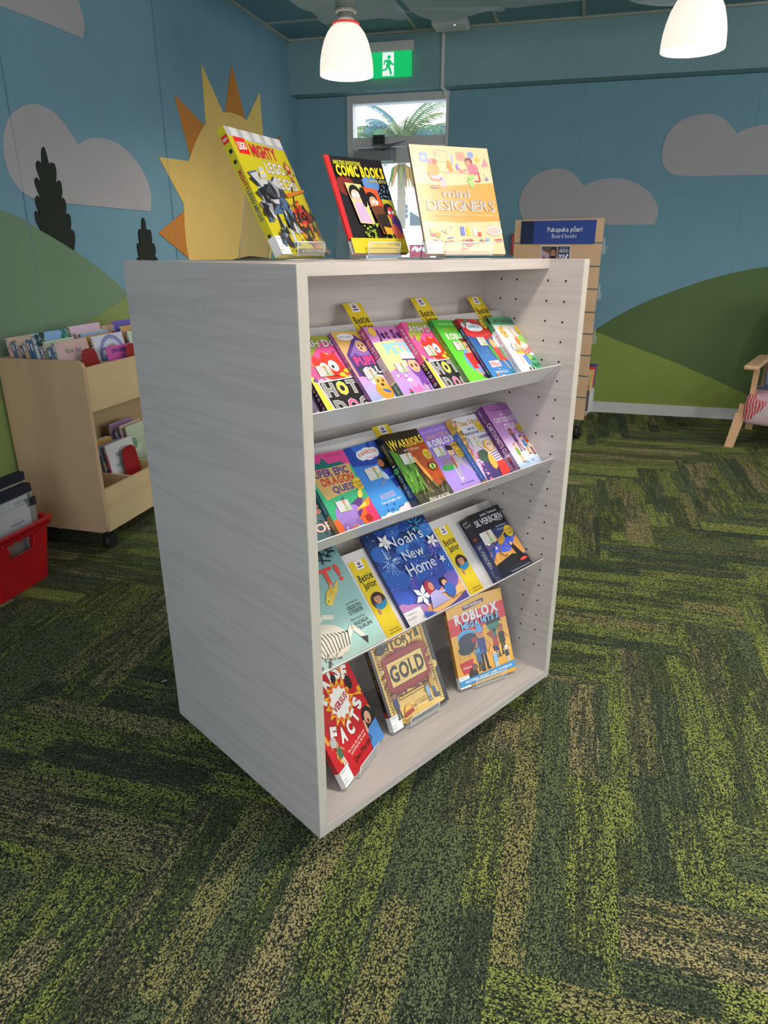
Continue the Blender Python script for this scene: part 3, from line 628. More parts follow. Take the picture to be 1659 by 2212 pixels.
class Art:
    """canvas 100 wide, H high; ops are drawn in order, each a hair above the last"""
    def __init__(s, H, lv=.000022): s.H = H; s.P = []; s.lv = 0; s.d = lv
    def add(s, pts, cols):
        """pts list of 2D, cols one linear rgb or a list"""
        if not isinstance(cols[0], tuple): cols = [cols]*len(pts)
        if all(0 <= x <= 100 and 0 <= y <= s.H for x, y in pts): q = [(x, y, *c) for (x, y), c in zip(pts, cols)]
        else: q = clip([(x, y, *c) for (x, y), c in zip(pts, cols)], 100, s.H)
        if len(q) >= 3: s.P.append((s.lv, q))
    def poly(s, pts, col):
        c = lin(col); s.lv += s.d
        for t in tessellate_polygon([[Vector((x, y, 0)) for x, y in pts]]): s.add([tuple(pts[i]) for i in t], c)
    def ell(s, x, y, rx, ry=None, col='000', rot=0, n=20, a0=0, a1=360):
        ry = rx if ry is None else ry; s.lv += s.d; c = lin(col); cr, sr = math.cos(R(rot)), math.sin(R(rot))
        pts = []
        for i in range(n+1 if a1-a0 < 360 else n):
            t = R(a0+(a1-a0)*i/n); u, v = rx*math.cos(t), ry*math.sin(t); pts.append((x+u*cr-v*sr, y+u*sr+v*cr))
        for i in range(1, len(pts)-1): s.add([pts[0], pts[i], pts[i+1]], c)
    def rect(s, x0, y0, x1, y1, col, col2=None):
        s.lv += s.d; a = lin(col); b = lin(col2 or col); s.add([(x0, y0), (x1, y0), (x1, y1), (x0, y1)], [a, a, b, b])
    def line(s, pts, w, col):
        s.lv += s.d; c = lin(col)
        for (x0, y0), (x1, y1) in zip(pts, pts[1:]):
            L = math.hypot(x1-x0, y1-y0) or 1; nx, ny = -(y1-y0)/L*w/2, (x1-x0)/L*w/2
            s.add([(x0+nx, y0+ny), (x1+nx, y1+ny), (x1-nx, y1-ny), (x0-nx, y0-ny)], c)
    def star(s, x, y, r, col, n=5, ri=.42, rot=90):
        s.poly([(x+(r if k % 2 == 0 else r*ri)*math.cos(R(rot+k*180/n)), y+(r if k % 2 == 0 else r*ri)*math.sin(R(rot+k*180/n))) for k in range(2*n)], col)
    def text(s, t, x, y, W, Hc, col, o=None, ow=.03, b=.0, j=0, arc=0, rot=0, sh=0, seed=3):
        """centred at x,y; total width W, cap height Hc; j jitter, arc bend"""
        rnd = random.Random(seed); b = round(b*.5, 4); ow = round(ow*.75, 4)
        adv = 0; items = []
        for ch in t:
            if ch == ' ': adv += .30; continue
            g = glyph(ch, b); items.append((ch, adv-g[2])); adv += g[3]-g[2]+.075
        tw = adv-.075; sx_ = W/max(tw, .01); sy = Hc/.70
        jit = [(rnd.uniform(-1, 1), rnd.uniform(-1, 1), rnd.uniform(-1, 1)) for _ in items]
        cr, sr = math.cos(R(rot)), math.sin(R(rot))
        def place(bold, colr, dx=0, dy=0):
            s.lv += s.d; c = lin(colr)
            for (ch, ax), (j1, j2, j3) in zip(items, jit):
                vs_, fs, x0, x1 = glyph(ch, bold); g0 = glyph(ch, b); cx = ax+(g0[2]+g0[3])/2; mx = (g0[2]+g0[3])/2
                a = R(12*j*j1); ca, sa = math.cos(a), math.sin(a); sc = 1+.18*j*j3
                P = []
                for vx, vy in vs_:
                    u, v = (vx-mx)*sc, (vy-.35)*sc; u, v = u*ca-v*sa, u*sa+v*ca
                    X = (cx+u-tw/2)*sx_; Y = (v+.07*j*j2+sh*u)*sy+arc*(1-(2*X/W)**2)-arc*.5
                    P.append((x+dx+X*cr-Y*sr, y+dy+X*sr+Y*cr))
                for f in fs: s.add([P[i] for i in f], c)
        if o: place(b+ow, o)
        place(b, col)
    def fig(s, x, y, h, hair='3a2418', skin='d9a27c', top='c33', leg='2b4a8a', arms=0, longh=False, flip=1):
        """small drawn person, feet at x,y, height h"""
        k = 'OUT'; w = h*.13
        s.line([(x-w*.35, y), (x-w*.3, y+h*.42)], w*.55, leg); s.line([(x+w*.6*flip, y+h*.01), (x+w*.3, y+h*.42)], w*.55, leg)
        s.ell(x-w*.45, y, w*.5, w*.22, '2a2020'); s.ell(x+w*.75*flip, y+h*.01, w*.5, w*.22, '2a2020')
        ay = [(-1, -.12), (-1, .22), (.9, .25)][arms % 3]
        s.line([(x-w*.7, y+h*.70), (x-w*1.7*abs(ay[0]), y+h*(.6+ay[1]))], w*.38, skin); s.line([(x+w*.7, y+h*.70), (x+w*1.9*abs(ay[0]), y+h*(.62+ay[1]*.9))], w*.38, skin)
        s.poly([(x-w*.95, y+h*.38), (x+w*.95, y+h*.38), (x+w*.8, y+h*.75), (x-w*.8, y+h*.75)], top)
        if longh: s.ell(x, y+h*.78, w*1.15, h*.17, hair)
        s.ell(x, y+h*.86, w*.86, h*.125, skin); s.ell(x, y+h*.905, w*.95, h*.10, hair, a0=0, a1=180); s.ell(x-w*.3, y+h*.86, w*.09, w*.12, '221a18'); s.ell(x+w*.35, y+h*.86, w*.09, w*.12, '221a18')
        s.line([(x-w*.2, y+h*.805), (x+w*.25, y+h*.805)], w*.1, '7a2a22')
    def scatter(s, n, seed, x0, y0, x1, y1, r0, r1, cols, kind='c'):
        rnd = random.Random(seed)
        for _ in range(n):
            x, y, r, c = rnd.uniform(x0, x1), rnd.uniform(y0, y1), rnd.uniform(r0, r1), rnd.choice(cols)
            if kind == 'c': s.ell(x, y, r, r*rnd.uniform(.6, 1), c, n=9)
            elif kind == 's': s.star(x, y, r, c, 5, .4, rnd.uniform(0, 360))
            elif kind == 'l': a = rnd.uniform(0, 6.3); s.line([(x, y), (x+r*math.cos(a), y+r*math.sin(a))], r*.16, c)
            elif kind == 't': a = rnd.uniform(0, 6.3); s.poly([(x+r*math.cos(a+k*2.1)*rnd.uniform(.6, 1.2), y+r*math.sin(a+k*2.1)) for k in range(3)], c)
            elif kind == 'g': s.poly([(x-r*.06, y), (x+r*.06, y), (x+rnd.uniform(-.5, .5)*r, y+r)], c)
    def robot(s, x, y, h, c1, c2, c3, seed=1):
        rnd = random.Random(seed)
        def q(a, b, c, d, col):
            s.poly([(x+a*h, y+b*h), (x+c*h, y+(b+.02)*h), (x+(c-.02)*h, y+d*h), (x+(a+.03)*h, y+(d-.01)*h)], col)
        for sg in (-1, 1):
            q(.06*sg-.05, 0, .06*sg+.10, .06, c3); q(.07*sg-.04, .05, .07*sg+.05, .24, c1); q(.08*sg-.045, .22, .08*sg+.05, .4, c2); q(.08*sg-.02, .20, .08*sg+.03, .25, c3)
            q(.2*sg-.05, .55, .2*sg+.06, .78, c1); q(.25*sg-.035, .38, .25*sg+.04, .56, c2); q(.28*sg-.04, .28, .28*sg+.05, .4, c3)
        q(-.14, .38, .15, .52, c3); q(-.18, .5, .19, .8, c1); q(-.11, .55, .12, .74, c2); q(-.05, .6, .05, .68, c3); q(-.07, .8, .08, .94, c1); q(-.05, .85, .05, .89, 'ffd94a')
        for _ in range(16):
            a, b = rnd.uniform(-.25, .25), rnd.uniform(.05, .85); r = rnd.uniform(.015, .05); s.rect(x+a*h, y+b*h, x+(a+r)*h, y+(b+r*.7)*h, rnd.choice((c1, c2, c3, '1a1a1e')))
        s.line([(x+.3*h, y+.3*h), (x+.55*h, y+.75*h)], .025*h, c2)
    def mesh(s, name, fn, mat, parent=None):
        vs_, fs, cs = [], [], []
        for lv, q in s.P:
            i0 = len(vs_)
            for p in q: vs_.append(fn(p[0], p[1], lv)); cs.append((p[2], p[3], p[4], 1))
            fs.append(tuple(range(i0, i0+len(q))))
        me = bpy.data.meshes.new(name); me.from_pydata(vs_, [], fs)
        at = me.color_attributes.new('Col', 'FLOAT_COLOR', 'POINT')
        at.data.foreach_set('color', [v for c in cs for v in c])
        me.materials.append(mat)
        return link(bpy.data.objects.new(name, me), parent)
def sheet_fn(w, z): return lambda x, y, lv: (x*w/100, y*w/100, z+lv)
def award(a, x, y, w=28, rot=0):
    """clear birthday sticker with a drawn green stem and orange bud"""
    h = w*.72
    def P(u, v): c, s_ = math.cos(R(rot)), math.sin(R(rot)); u, v = (u-.5)*w, (v-.5)*h; return (x+u*c-v*s_, y+u*s_+v*c)
    a.poly([P(0, 0), P(1, 0), P(1, 1), P(0, 1)], 'c9c8cb')
    a.poly([P(0, 0), P(.98, 0), P(.98, .55), P(.7, .36), P(.4, .16)], 'bcc6a8')
    for k in range(6): a.line([P(.3+.12*k, .03), (P(.3+.12*k, .12+.07*k))], w*.03, 'a9b98f')
    a.line([P(.62, .1), P(.62, .72)], w*.09, '7d9a55'); a.ell(*P(.62, .82), w*.09, w*.11, 'c9873f')
def bestie_sticker(a, x, y, r):
    a.ell(x, y, r, r, 'd9b832', n=28); a.text('Bestie', x, y+r*.28, r*1.25, r*.42, '2a1c20', j=.8, b=.01); a.text('Junior', x+r*.08, y-r*.22, r*1.2, r*.42, '2a1c20', j=.8, b=.01)
    a.line([(x-r*.5, y-r*.6), (x+r*.55, y-r*.55)], r*.08, '3a2a22')
def make_book(name, label, w, h, t, M, draw, spine=None, spinecol='222', group=None, hard=False, label_sticker=None, extras=(), cat='book', backcol=None):
    rt = empty(name, M); tag(rt, label, cat, group)
    H = 100*h/w
    ct = .0022 if hard else .0006; ins = .003 if hard else .0008
    q = MB(); q.box(ct, ins, ct, w-ins, h-ins, t-ct); q.build('pages', MT['paper'], rt)
    a = Art(H); draw(a, H)
    m0 = printed_sheet_mats(backcol or spinecol)
    q = MB(); q.box(0, 0, 0, w, h, ct); q.build('back_cover', m0, rt)
    q = MB(); q.box(0, 0, t-ct, w, h, t); f = q.build('front_cover', m0, rt)
    a.mesh('cover_art', sheet_fn(w, t+.00003), MT['print'], f)
    q = MB(); q.box(-.0006, 0, 0, .0005, h, t); sp = q.build('spine', printed_sheet_mats(spinecol), rt)
    if spine:
        b = Art(100*h/t, .00002*100/100); spine(b, 100*h/t)
        b.mesh('spine_print', lambda x, y, lv: (-.00063-lv, y*t/100, x*t/100), MT['print'], sp)
    if label_sticker:
        lw, lh = label_sticker; b = Art(100*lh/lw); b.rect(0, 0, 100, 100*lh/lw, 'e3e3e6')
        b.text("Children's", 38, 100*lh/lw-14, 62, 10, '2a2a2e'); b.text('741.5', 25, 42, 34, 9, '2a2a2e'); b.text('MARC', 25, 22, 38, 9, '2a2a2e')
        o = b.mesh('library_label', lambda x, y, lv: (x*lw/100+.0002, y*lw/100+.0005, t+.0016+lv), MT['matte'], rt)
        MB().box(-.0012, .0005, t*.1, -.0007, lh, t+.0010).build('library_label', plain('label_white', 'dedfe2', .6) if 'label_white' not in bpy.data.materials else bpy.data.materials['label_white'], rt)
    for nm, fnc in extras:
        b = Art(H); fnc(b, H); b.mesh(nm, sheet_fn(w, t+.0018), MT['print'], rt)
    return rt
_pm = {}
def printed_sheet_mats(c):
    if c not in _pm: _pm[c] = plain('cover_'+c, c, .35, coat=.2)
    return _pm[c]
EX = lambda x, y, w=28, rot=0: ('birthday_label', lambda a, H: award(a, x, y, w, rot))
ST = lambda x, y, r=11: ('round_sticker', lambda a, H: bestie_sticker(a, x, y, r))

# ---- cover drawings -------------------------------------------------
def hotdog(a, H):
    a.rect(0, 0, 100, H, 'e85a9a'); a.poly([(0, H*.80), (20, H), (100, H), (100, H*.9), (60, H*.93), (20, H*.72)], '9aa83a'); a.poly([(0, H*.45), (100, H*.6), (100, 0), (0, 0)], 'f0b4c8'); a.poly([(0, 0), (0, H*.55), (8, H*.5), (14, 0)], 'd8e04a')
    a.scatter(14, 4, 5, H*.45, 100, H*.8, 4, 9, ['c9c94a', 'd84a8a', '6a4a8a', 'e8a03a'], 't')
    a.text('ANH DO', 52, H*.905, 84, 14, 'f4f4f2', '1a1a1a', .05, .03, j=.3)
    a.poly([(20, H*.66), (28, H*.76), (38, H*.71), (50, H*.80), (62, H*.75), (74, H*.79), (80, H*.62), (84, H*.5), (70, H*.44), (40, H*.46), (26, H*.52)], 'd8372c')
    a.ell(60, H*.62, 9, 11, 'f6f2ea', rot=20); a.ell(40, H*.61, 8, 9, 'f6f2ea'); a.ell(58, H*.61, 2.6, 3.4, '1a1a1a'); a.ell(39, H*.6, 3, 4, '1a1a1a'); a.line([(30, H*.54), (45, H*.5), (60, H*.49)], 1.5, '1a1a1a')
    a.scatter(5, 7, 66, H*.44, 95, H*.55, 3, 7, ['f0c63a', 'd8e04a'], 'c')
    a.poly([(10, H*.44), (98, H*.47), (98, H*.03), (14, 0)], 'f4f0ee'); a.poly([(12, H*.43), (97, H*.455), (97, H*.035), (17, H*.005)], '1c1a1a')
    for ch, x, y, c in (('H', 26, .34, '8b8d8f'), ('O', 52, .345, 'd8e83a'), ('T', 76, .35, '8b8d8f'), ('D', 30, .13, '8b8d8f'), ('O', 57, .13, 'f0609a'), ('G', 82, .135, '8b8d8f')):
        a.text(ch, x, H*y, 21, 22, c, 'f4f0ee', .03, .09)
def hotdog_sp(a, H):
    a.rect(0, 0, 100, H, 'd8508e'); a.rect(0, 0, 100, H*.45, '1c1a1a'); a.text('ANH DO', 50, H*.76, H*.36, 42, 'f4f0ee', '1a1a1a', .04, rot=-90)
    for k, (ch, c) in enumerate(zip('HOTDOG', ('f4f0ee', 'd8e83a', 'f4f0ee', 'f4f0ee', 'f0609a', 'f4f0ee'))): a.text(ch, 50, H*(.42-.052*k), 46, 44, c, rot=-90, b=.04)
    a.text('18', 50, H*.07, 46, 36, 'e85a9a', rot=-90, b=.03)
def puppy(a, H):
    a.rect(0, 0, 100, H, 'b783c2', 'd9b24a'); a.poly([(50, H*.96), (6, H*.70), (6, H*.42), (94, H*.42), (94, H*.7)], '5b3b86'); a.poly([(50, H*.90), (12, H*.68), (88, H*.68)], '8a6ab4'); a.scatter(10, 3, 12, H*.66, 88, H*.72, 2, 3.4, ['5b3b86'])
    a.ell(28, H*.93, 20, 7, 'e8e6e8'); a.text('PUPPY DIARIES', 28, H*.93, 30, 4, '7a5aa8'); a.ell(52, H*.8, 12, 12, 'd8b28a'); a.ell(47, H*.81, 2, 2, '222'); a.ell(56, H*.81, 2, 2, '222'); a.ell(50, H*.77, 3, 2, '5a3a3a')
    a.text('PUPPY', 52, H*.61, 72, 17, 'ef4a86', 'c42a5a', .02, .07, j=.35); a.poly([(12, H*.54), (96, H*.56), (96, H*.42), (16, H*.41)], '3a3b52'); a.text('CLUB', 54, H*.485, 60, 13, 'f4f2f4', None, 0, .07, j=.3)
    a.rect(0, 0, 100, H*.41, '8fbadf', 'c79ad6'); a.ell(50, 8, 45, 12, 'e9f2fa')
    a.scatter(16, 9, 30, H*.30, 62, H*.40, 5, 8, ['f2f0ea', 'e4e0d8']); a.ell(46, H*.22, 20, 17, 'd99a3c'); a.ell(48, H*.32, 14, 13, 'e5ac50'); a.ell(42, H*.34, 2.2, 3, '222'); a.ell(54, H*.34, 2.2, 3, '222'); a.ell(48, H*.29, 4, 3, '4a2a1a'); a.ell(50, H*.21, 9, 3, '3a62b4', rot=-20)
    a.ell(40, H*.08, 6, 9, 'd99a3c'); a.ell(54, H*.08, 6, 9, 'd99a3c'); a.ell(80, H*.16, 15, 25, 'a0522c'); a.ell(72, H*.3, 8, 10, 'f0eeea')
def puppy_sp(a, H): a.rect(0, 0, 100, H, '7a4a8a'); a.rect(0, H*.62, 100, H, 'a06ab0'); a.text('PUPPY CLUB', 50, H*.68, H*.3, 50, 'e8e0ec', rot=-90); a.text('PARTY TIME', 50, H*.3, H*.3, 44, 'f0c0d8', rot=-90)
def jet(a, H):
    a.rect(0, 0, 100, H, 'b59ae0', 'c980c0'); a.poly([(0, H*.40), (0, H*.78), (100, H*.84), (100, H*.5)], 'f0dc9a'); a.poly([(60, H*.8), (100, H*.84), (100, H*.68), (78, H*.6)], 'eab8c8'); a.ell(16, H*.93, 9, 9, 'f0c24a', n=14)
    a.text('Jet Set', 60, H*.89, 74, 17, '4f1f66', None, 0, .11, j=.35); a.text('PETS', 56, H*.70, 66, 20, '8fd0ec', '4a9ac4', .03, .06)
    a.ell(78, H*.44, 22, 28, '7b4aa8'); a.ell(72, H*.45, 14, 14, 'eab08a'); a.poly([(48, H*.55), (56, H*.64), (88, H*.62), (90, H*.53)], 'f4f0f4'); a.line([(50, H*.54), (90, H*.53)], 3, '3a3a6a'); a.ell(66, H*.45, 2.4, 3.4, '2a1a1a'); a.ell(78, H*.45, 2.4, 3.4, '2a1a1a'); a.line([(69, H*.39), (76, H*.39)], 1, 'a03a3a')
    a.poly([(66, H*.33), (82, H*.33), (86, H*.18), (64, H*.18)], '7b4aa8'); a.line([(70, H*.2), (68, H*.07)], 3, 'eab08a'); a.line([(79, H*.2), (82, H*.05)], 3, '5a3a7a')
    a.ell(45, H*.15, 13, 10, 'e87ac0'); a.ell(42, H*.22, 9, 8, 'ef9ad0'); a.ell(38, H*.27, 8, 4, 'f4f0f4'); a.ell(24, H*.08, 5, 9, '4a6a3a'); a.ell(24, H*.14, 3, 3, 'd83a5a')
    a.scatter(10, 5, 8, H*.3, 34, H*.42, 1.5, 4, ['d86ab0', 'f4e8f4'])
def jet_sp(a, H): a.rect(0, 0, 100, H, 'd8d0d4'); a.rect(0, H*.60, 100, H, 'b04a86'); a.rect(0, H*.28, 100, H*.44, 'b9a9b4'); a.rect(0, 0, 100, H*.26, '3a7a86'); a.text('Jet Set', 50, H*.86, H*.2, 44, 'f0d0e0', rot=-90, b=.02); a.text('PETS', 50, H*.68, H*.13, 50, 'd8e8f0', rot=-90, b=.05); a.text('Hop on Board!', 50, H*.42, H*.2, 30, 'b04a86', rot=-90); a.text('Maddy Mara', 50, H*.13, H*.2, 28, 'e8eef0', rot=-90)
def green(a, H):
    a.rect(0, 0, 100, H, '6fe02f', '3fae35'); a.text('AN UNOFFICIAL ROBLOX BOOK', 52, H*.94, 76, 4, 'c4e8b0', None, 0, .01); a.text('DIARY OF A', 50, H*.855, 60, 8, '9ab83a', None, 0, .05); a.text('ROBLOX', 56, H*.755, 78, 13, 'cdd2c8', '8a9a86', .03, .09); a.text('PRO', 76, H*.66, 26, 9, '9a8ad0', None, 0, .06)
    a.ell(62, H*.38, 32, 28, '58a8d8'); a.poly([(40, H*.5), (70, H*.5), (74, H*.28), (44, H*.26)], 'c8342c'); a.poly([(56, H*.68), (80, H*.66), (78, H*.5), (58, H*.5)], 'd8a07a'); a.poly([(52, H*.72), (60, H*.66), (84, H*.68), (82, H*.74), (66, H*.72)], '6a3a24'); a.rect(63, H*.58, 67, H*.61, '1a1a1a'); a.rect(73, H*.58, 77, H*.61, '1a1a1a'); a.poly([(60, H*.34), (84, H*.30), (92, H*.14), (66, H*.16)], 'b090d0'); a.ell(70, H*.15, 12, 5, '4a3a6a'); a.line([(48, H*.26), (60, H*.16)], 7, 'd8a07a')
    a.text('Ari Avatar', 62, H*.045, 44, 5, '2a5a20', None, 0, .0)
def green_sp(a, H):
    a.rect(0, 0, 100, H, '5aa02f'); a.rect(0, 0, 100, H*.34, '7a9a70'); a.rect(0, H*.9, 100, H, '2a7a40')
    for k in range(26): a.rect(58+8*math.sin(k*2.3), H*(.04+.033*k), 96, H*(.05+.033*k), '12200f')
    for k in range(12): a.rect(4, H*(.03+.025*k), 50, H*(.035+.025*k), '4a7a4a')
def stella(a, H):
    a.rect(0, 0, 100, H, '2f8ad8', '2a2a66'); a.poly([(0, H*.74), (0, H), (100, H), (100, H*.72), (50, H*.66)], 'b8242e'); a.scatter(10, 2, 0, H*.86, 100, H, 5, 10, ['d83a3a', '8a1a2a', '3a8a4a'], 't'); a.ell(46, H*.86, 30, 9, 'dce6ee'); a.ell(34, H*.9, 12, 7, 'dce6ee'); a.text('RAINBOW', 46, H*.875, 40, 6.5, '3a9ac8', 'e8f0f4', .02, .06, arc=3); a.text('magic', 46, H*.82, 24, 5, 'c04a9a'); a.line([(10, H*.76), (30, H*.72), (70, H*.74), (92, H*.78)], 5, 'c83a3a'); a.ell(9, H*.9, 5, 6, 'c8d4e4')
    a.scatter(18, 5, 6, H*.35, 95, H*.6, .6, 1.4, ['f4d84a', 'f4f4ea'], 's'); a.ell(78, H*.60, 13, 12, 'c88a4a'); a.ell(77, H*.6, 7, 8, 'e8b48a'); a.poly([(66, H*.53), (88, H*.53), (98, H*.34), (64, H*.33)], 'd8323a'); a.ell(60, H*.46, 7, 20, '4a9a4a', rot=10); a.ell(94, H*.48, 6, 18, '4a9a4a', rot=-12); a.line([(76, H*.34), (88, H*.12)], 4, 'e8b48a'); a.line([(84, H*.2), (92, H*.03)], 4, '3a8a4a'); a.ell(96, H*.65, 8, 18, 'dce6f4', rot=-20)
    a.poly([(18, H*.335), (58, H*.345), (57, H*.25), (17, H*.235)], 'e8c8d0'); a.text('STELLA', 38, H*.29, 34, 7, 'c0323a', None, 0, .05); a.text('THE', 40, H*.21, 8, 3, 'f4f4f8'); a.text('CHRISTMAS STAR', 42, H*.165, 48, 5, 'f4f4f8', None, 0, .03); a.text('FAIRY', 42, H*.115, 16, 3, 'f4f4f8'); a.star(22, H*.12, 6, 'd8863a', 6); a.scatter(9, 6, 0, -2, 100, 6, 7, 12, ['f4f6fa'])
def stella_sp(a, H): a.rect(0, 0, 100, H, '1c2450'); a.rect(0, H*.88, 100, H, '8a1a2a'); a.rect(0, 0, 100, H*.12, '2a7a8a'); a.text('STELLA THE CHRISTMAS STAR FAIRY', 55, H*.5, H*.7, 34, 'b8c0dc', rot=-90)
def stink(a, H):
    a.rect(0, 0, 100, H, 'f0eef0', 'c8ccd0'); a.rect(0, H*.87, 100, H, '3f9a6c'); a.text('MEGAN McDONALD', 55, H*.935, 84, 8.5, '1c3a2c', None, 0, .01); a.poly([(58, H*.62), (100, H*.5), (100, H*.87), (88, H*.72)], '9acb5a'); a.poly([(48, H*.55), (70, H*.7), (62, H*.5)], 'b4d88a'); a.poly([(34, 0), (60, H*.36), (100, H*.34), (100, 0)], '4fb07e'); a.ell(66, H*.33, 8, 9, '9acb5a')
    a.ell(24, H*.74, 11, 14, 'eab86a', rot=25); a.ell(25, H*.82, 9, 4, 'd8a040', rot=20); a.ell(20, H*.75, 2, 2, '222'); a.ell(28, H*.73, 2, 2, '222'); a.line([(20, H*.68), (30, H*.67)], 1.2, 'a03a2a')
    a.line([(52, H*.83), (60, H*.66), (52, H*.5), (56, H*.38)], 2.2, 'd8863a'); a.ell(54, H*.84, 6, 7, 'c8985a'); a.ell(54, H*.84, 4, 5, 'e4e8e8'); a.ell(58, H*.6, 7, 10, 'e07a3a'); a.ell(44, H*.42, 20, 5, 'e8b040'); a.ell(46, H*.45, 9, 7, 'e8b040'); a.poly([(40, H*.36), (58, H*.36), (60, H*.22), (44, H*.2)], '5a8ad0'); a.line([(32, H*.36), (30, H*.22)], 3, 'e8a070')
    a.ell(46, H*.12, 10, 9, '3a302e'); a.ell(46, H*.13, 3, 9, 'f0eeee'); a.ell(60, H*.09, 9, 8, '4a3a34'); a.ell(60, H*.1, 2.6, 8, 'f0eeee'); a.ell(38, H*.04, 8, 5, 'c83a30')
    a.text('Stink', 74, H*.44, 44, 17, 'd8322c', None, 0, .03, j=.6, rot=12); a.text('and the', 74, H*.29, 20, 4.5, '1c2a24', j=.3); a.text('Big Bad', 78, H*.20, 36, 9, '1c2a24', None, 0, .0, j=.4); a.text('Badgers', 78, H*.095, 40, 9, '1c2a24', None, 0, .0, j=.4)
def stink_sp(a, H): a.rect(0, 0, 100, H, 'c8ccd4'); a.rect(0, H*.78, 100, H, '3f9a6c'); a.rect(0, 0, 100, H*.1, '2f8a5c'); a.rect(50, H*.9, 100, H, '1c2a24'); a.text('Stink', 55, H*.64, H*.14, 44, 'c83a34', rot=-90, b=.03); a.text('and the Big Bad Badgers', 55, H*.36, H*.36, 34, '2a2a2e', rot=-90); a.text('14', 50, H*.05, H*.04, 34, 'd8e8dc', rot=-90)
def dragon(a, H):
    a.rect(0, 0, 100, H, '2fa06a', '4ab88a'); a.rect(0, H*.80, 100, H, 'd04a8c'); a.poly([(10, H*.82), (26, H*.90), (34, H*.88), (44, H*.95), (52, H*.86), (80, H*.86), (90, H*.8)], '1f6a6a'); a.text('JAMES KAY', 72, H*.955, 40, 4, '7a2a5a')
    a.poly([(0, H*.80), (96, H*.82), (92, H*.50), (40, H*.47), (10, H*.44)], 'c9a96a'); a.text('SUPER EPIC', 44, H*.755, 86, 13, '5a3a8a', '2a1a4a', .015, .05, j=.3); a.text('DRAGON', 54, H*.65, 74, 14, 'c8402c', '8a1c14', .015, .05, j=.3); a.text('QUEST', 62, H*.54, 60, 12, '5a3a8a', '2a1a4a', .015, .06, j=.3)
    a.poly([(0, 0), (0, H*.2), (100, H*.3), (100, 0)], 'e8642c'); a.poly([(70, 0), (84, H*.34), (100, H*.36), (100, 0)], 'ec3a6a'); a.poly([(24, H*.34), (46, H*.45), (40, H*.30), (90, H*.42), (70, H*.22), (60, H*.16), (30, H*.2)], '5a3a7a'); a.ell(34, H*.22, 24, 22, '9a7ac8'); a.ell(54, H*.27, 12, 8, '9a7ac8'); a.poly([(62, H*.26), (100, H*.36), (92, H*.26), (60, H*.24)], 'f09a2a'); a.poly([(64, H*.26), (86, H*.31), (84, H*.27)], 'f8e05a')
    a.scatter(12, 3, 20, 0, 70, 20, 4, 9, ['f0a03a', 'f4d84a', 'e84a2c'], 'g'); a.ell(22, 12, 9, 10, '8a6ab8'); a.ell(52, 16, 7, 8, '8a6ab8'); a.scatter(8, 8, 14, 4, 56, 14, 1.4, 2.4, ['f4f0e8'], 't'); a.ell(76, H*.12, 8, 7, 'a82a24'); a.ell(84, H*.42, 5, 9, 'f4d85a', rot=-40)
    a.poly([(0, 0), (0, 5), (62, 12), (62, 3)], '3a8aa0'); a.text('THE SLIMY CAVERNS', 34, 5.5, 48, 5, 'e8f0f4', rot=6, b=.03)
def dragon_sp(a, H): a.rect(0, 0, 100, H, '2a7a86'); a.rect(0, 0, 100, H*.28, 'b89a5a'); a.rect(0, 0, 100, H*.06, 'c0242a'); a.text('THE SLIMY CAVERNS', 50, H*.5, H*.4, 40, 'c8dce0', rot=-90)
def sophie(a, H):
    a.rect(0, 0, 100, H, '4aa0e8', '2a62c0'); a.poly([(0, H*.76), (0, H), (100, H), (100, H*.78), (50, H*.7)], '2444a0'); a.poly([(20, H), (60, H), (30, H*.76)], '3a6ac8'); a.poly([(66, H), (92, H), (60, H*.8)], '3560c0')
    for x, r in ((36, 13), (50, 16), (64, 13)): a.ell(x, H*.86, r, r*.8, 'dfe6ee')
    a.text('RAINBOW', 50, H*.875, 44, 8, 'd06a5a', 'f0f4f6', .02, .06, arc=4); a.text('magic', 54, H*.815, 24, 6, 'c86ab8')
    a.ell(70, H*.68, 11, 15, '1c1a20'); a.ell(66, H*.70, 7, 8, 'a86a48'); a.poly([(62, H*.60), (80, H*.62), (84, H*.52), (66, H*.50)], '2a3aa8'); a.ell(92, H*.62, 9, 20, 'dce8f8', rot=-15); a.ell(58, H*.54, 6, 10, 'b8d4f4', rot=30); a.line([(58, H*.5), (40, H*.44)], 1.8, 'b8865a'); a.poly([(66, H*.47), (86, H*.48), (90, H*.36), (70, H*.35)], '2a3aa0'); a.line([(76, H*.36), (84, H*.12)], 4, 'a86a48'); a.line([(84, H*.22), (92, H*.05)], 3.4, 'f0f4f8'); a.line([(86, H*.37), (98, H*.30)], 4, 'a86a48')
    a.text('SOPHIE', 40, H*.30, 34, 8.5, '2a3aa8', 'f0f0f8', .06, .03); a.text('THE SAPPHIRE FAIRY', 42, H*.225, 50, 4, 'eef4fc', None, 0, .02); a.scatter(9, 5, 12, H*.1, 62, H*.2, 2, 4, ['2a4a9a', '3a5ab0'], 's')
    for x, y, r in ((4, 4, 12), (20, 7, 11), (36, 4, 12), (55, 8, 12), (70, 12, 12), (88, 14, 14), (98, 20, 10)): a.ell(x, y, r, r*.8, 'f2e8f2')
def sophie_sp(a, H): a.rect(0, 0, 100, H, '3a7ac8'); a.rect(0, 0, 100, H*.16, '7a5a9a'); a.rect(0, H*.85, 100, H, '24408a'); a.text('SOPHIE', 50, H*.5, H*.3, 44, 'c8dcf0', rot=-90)
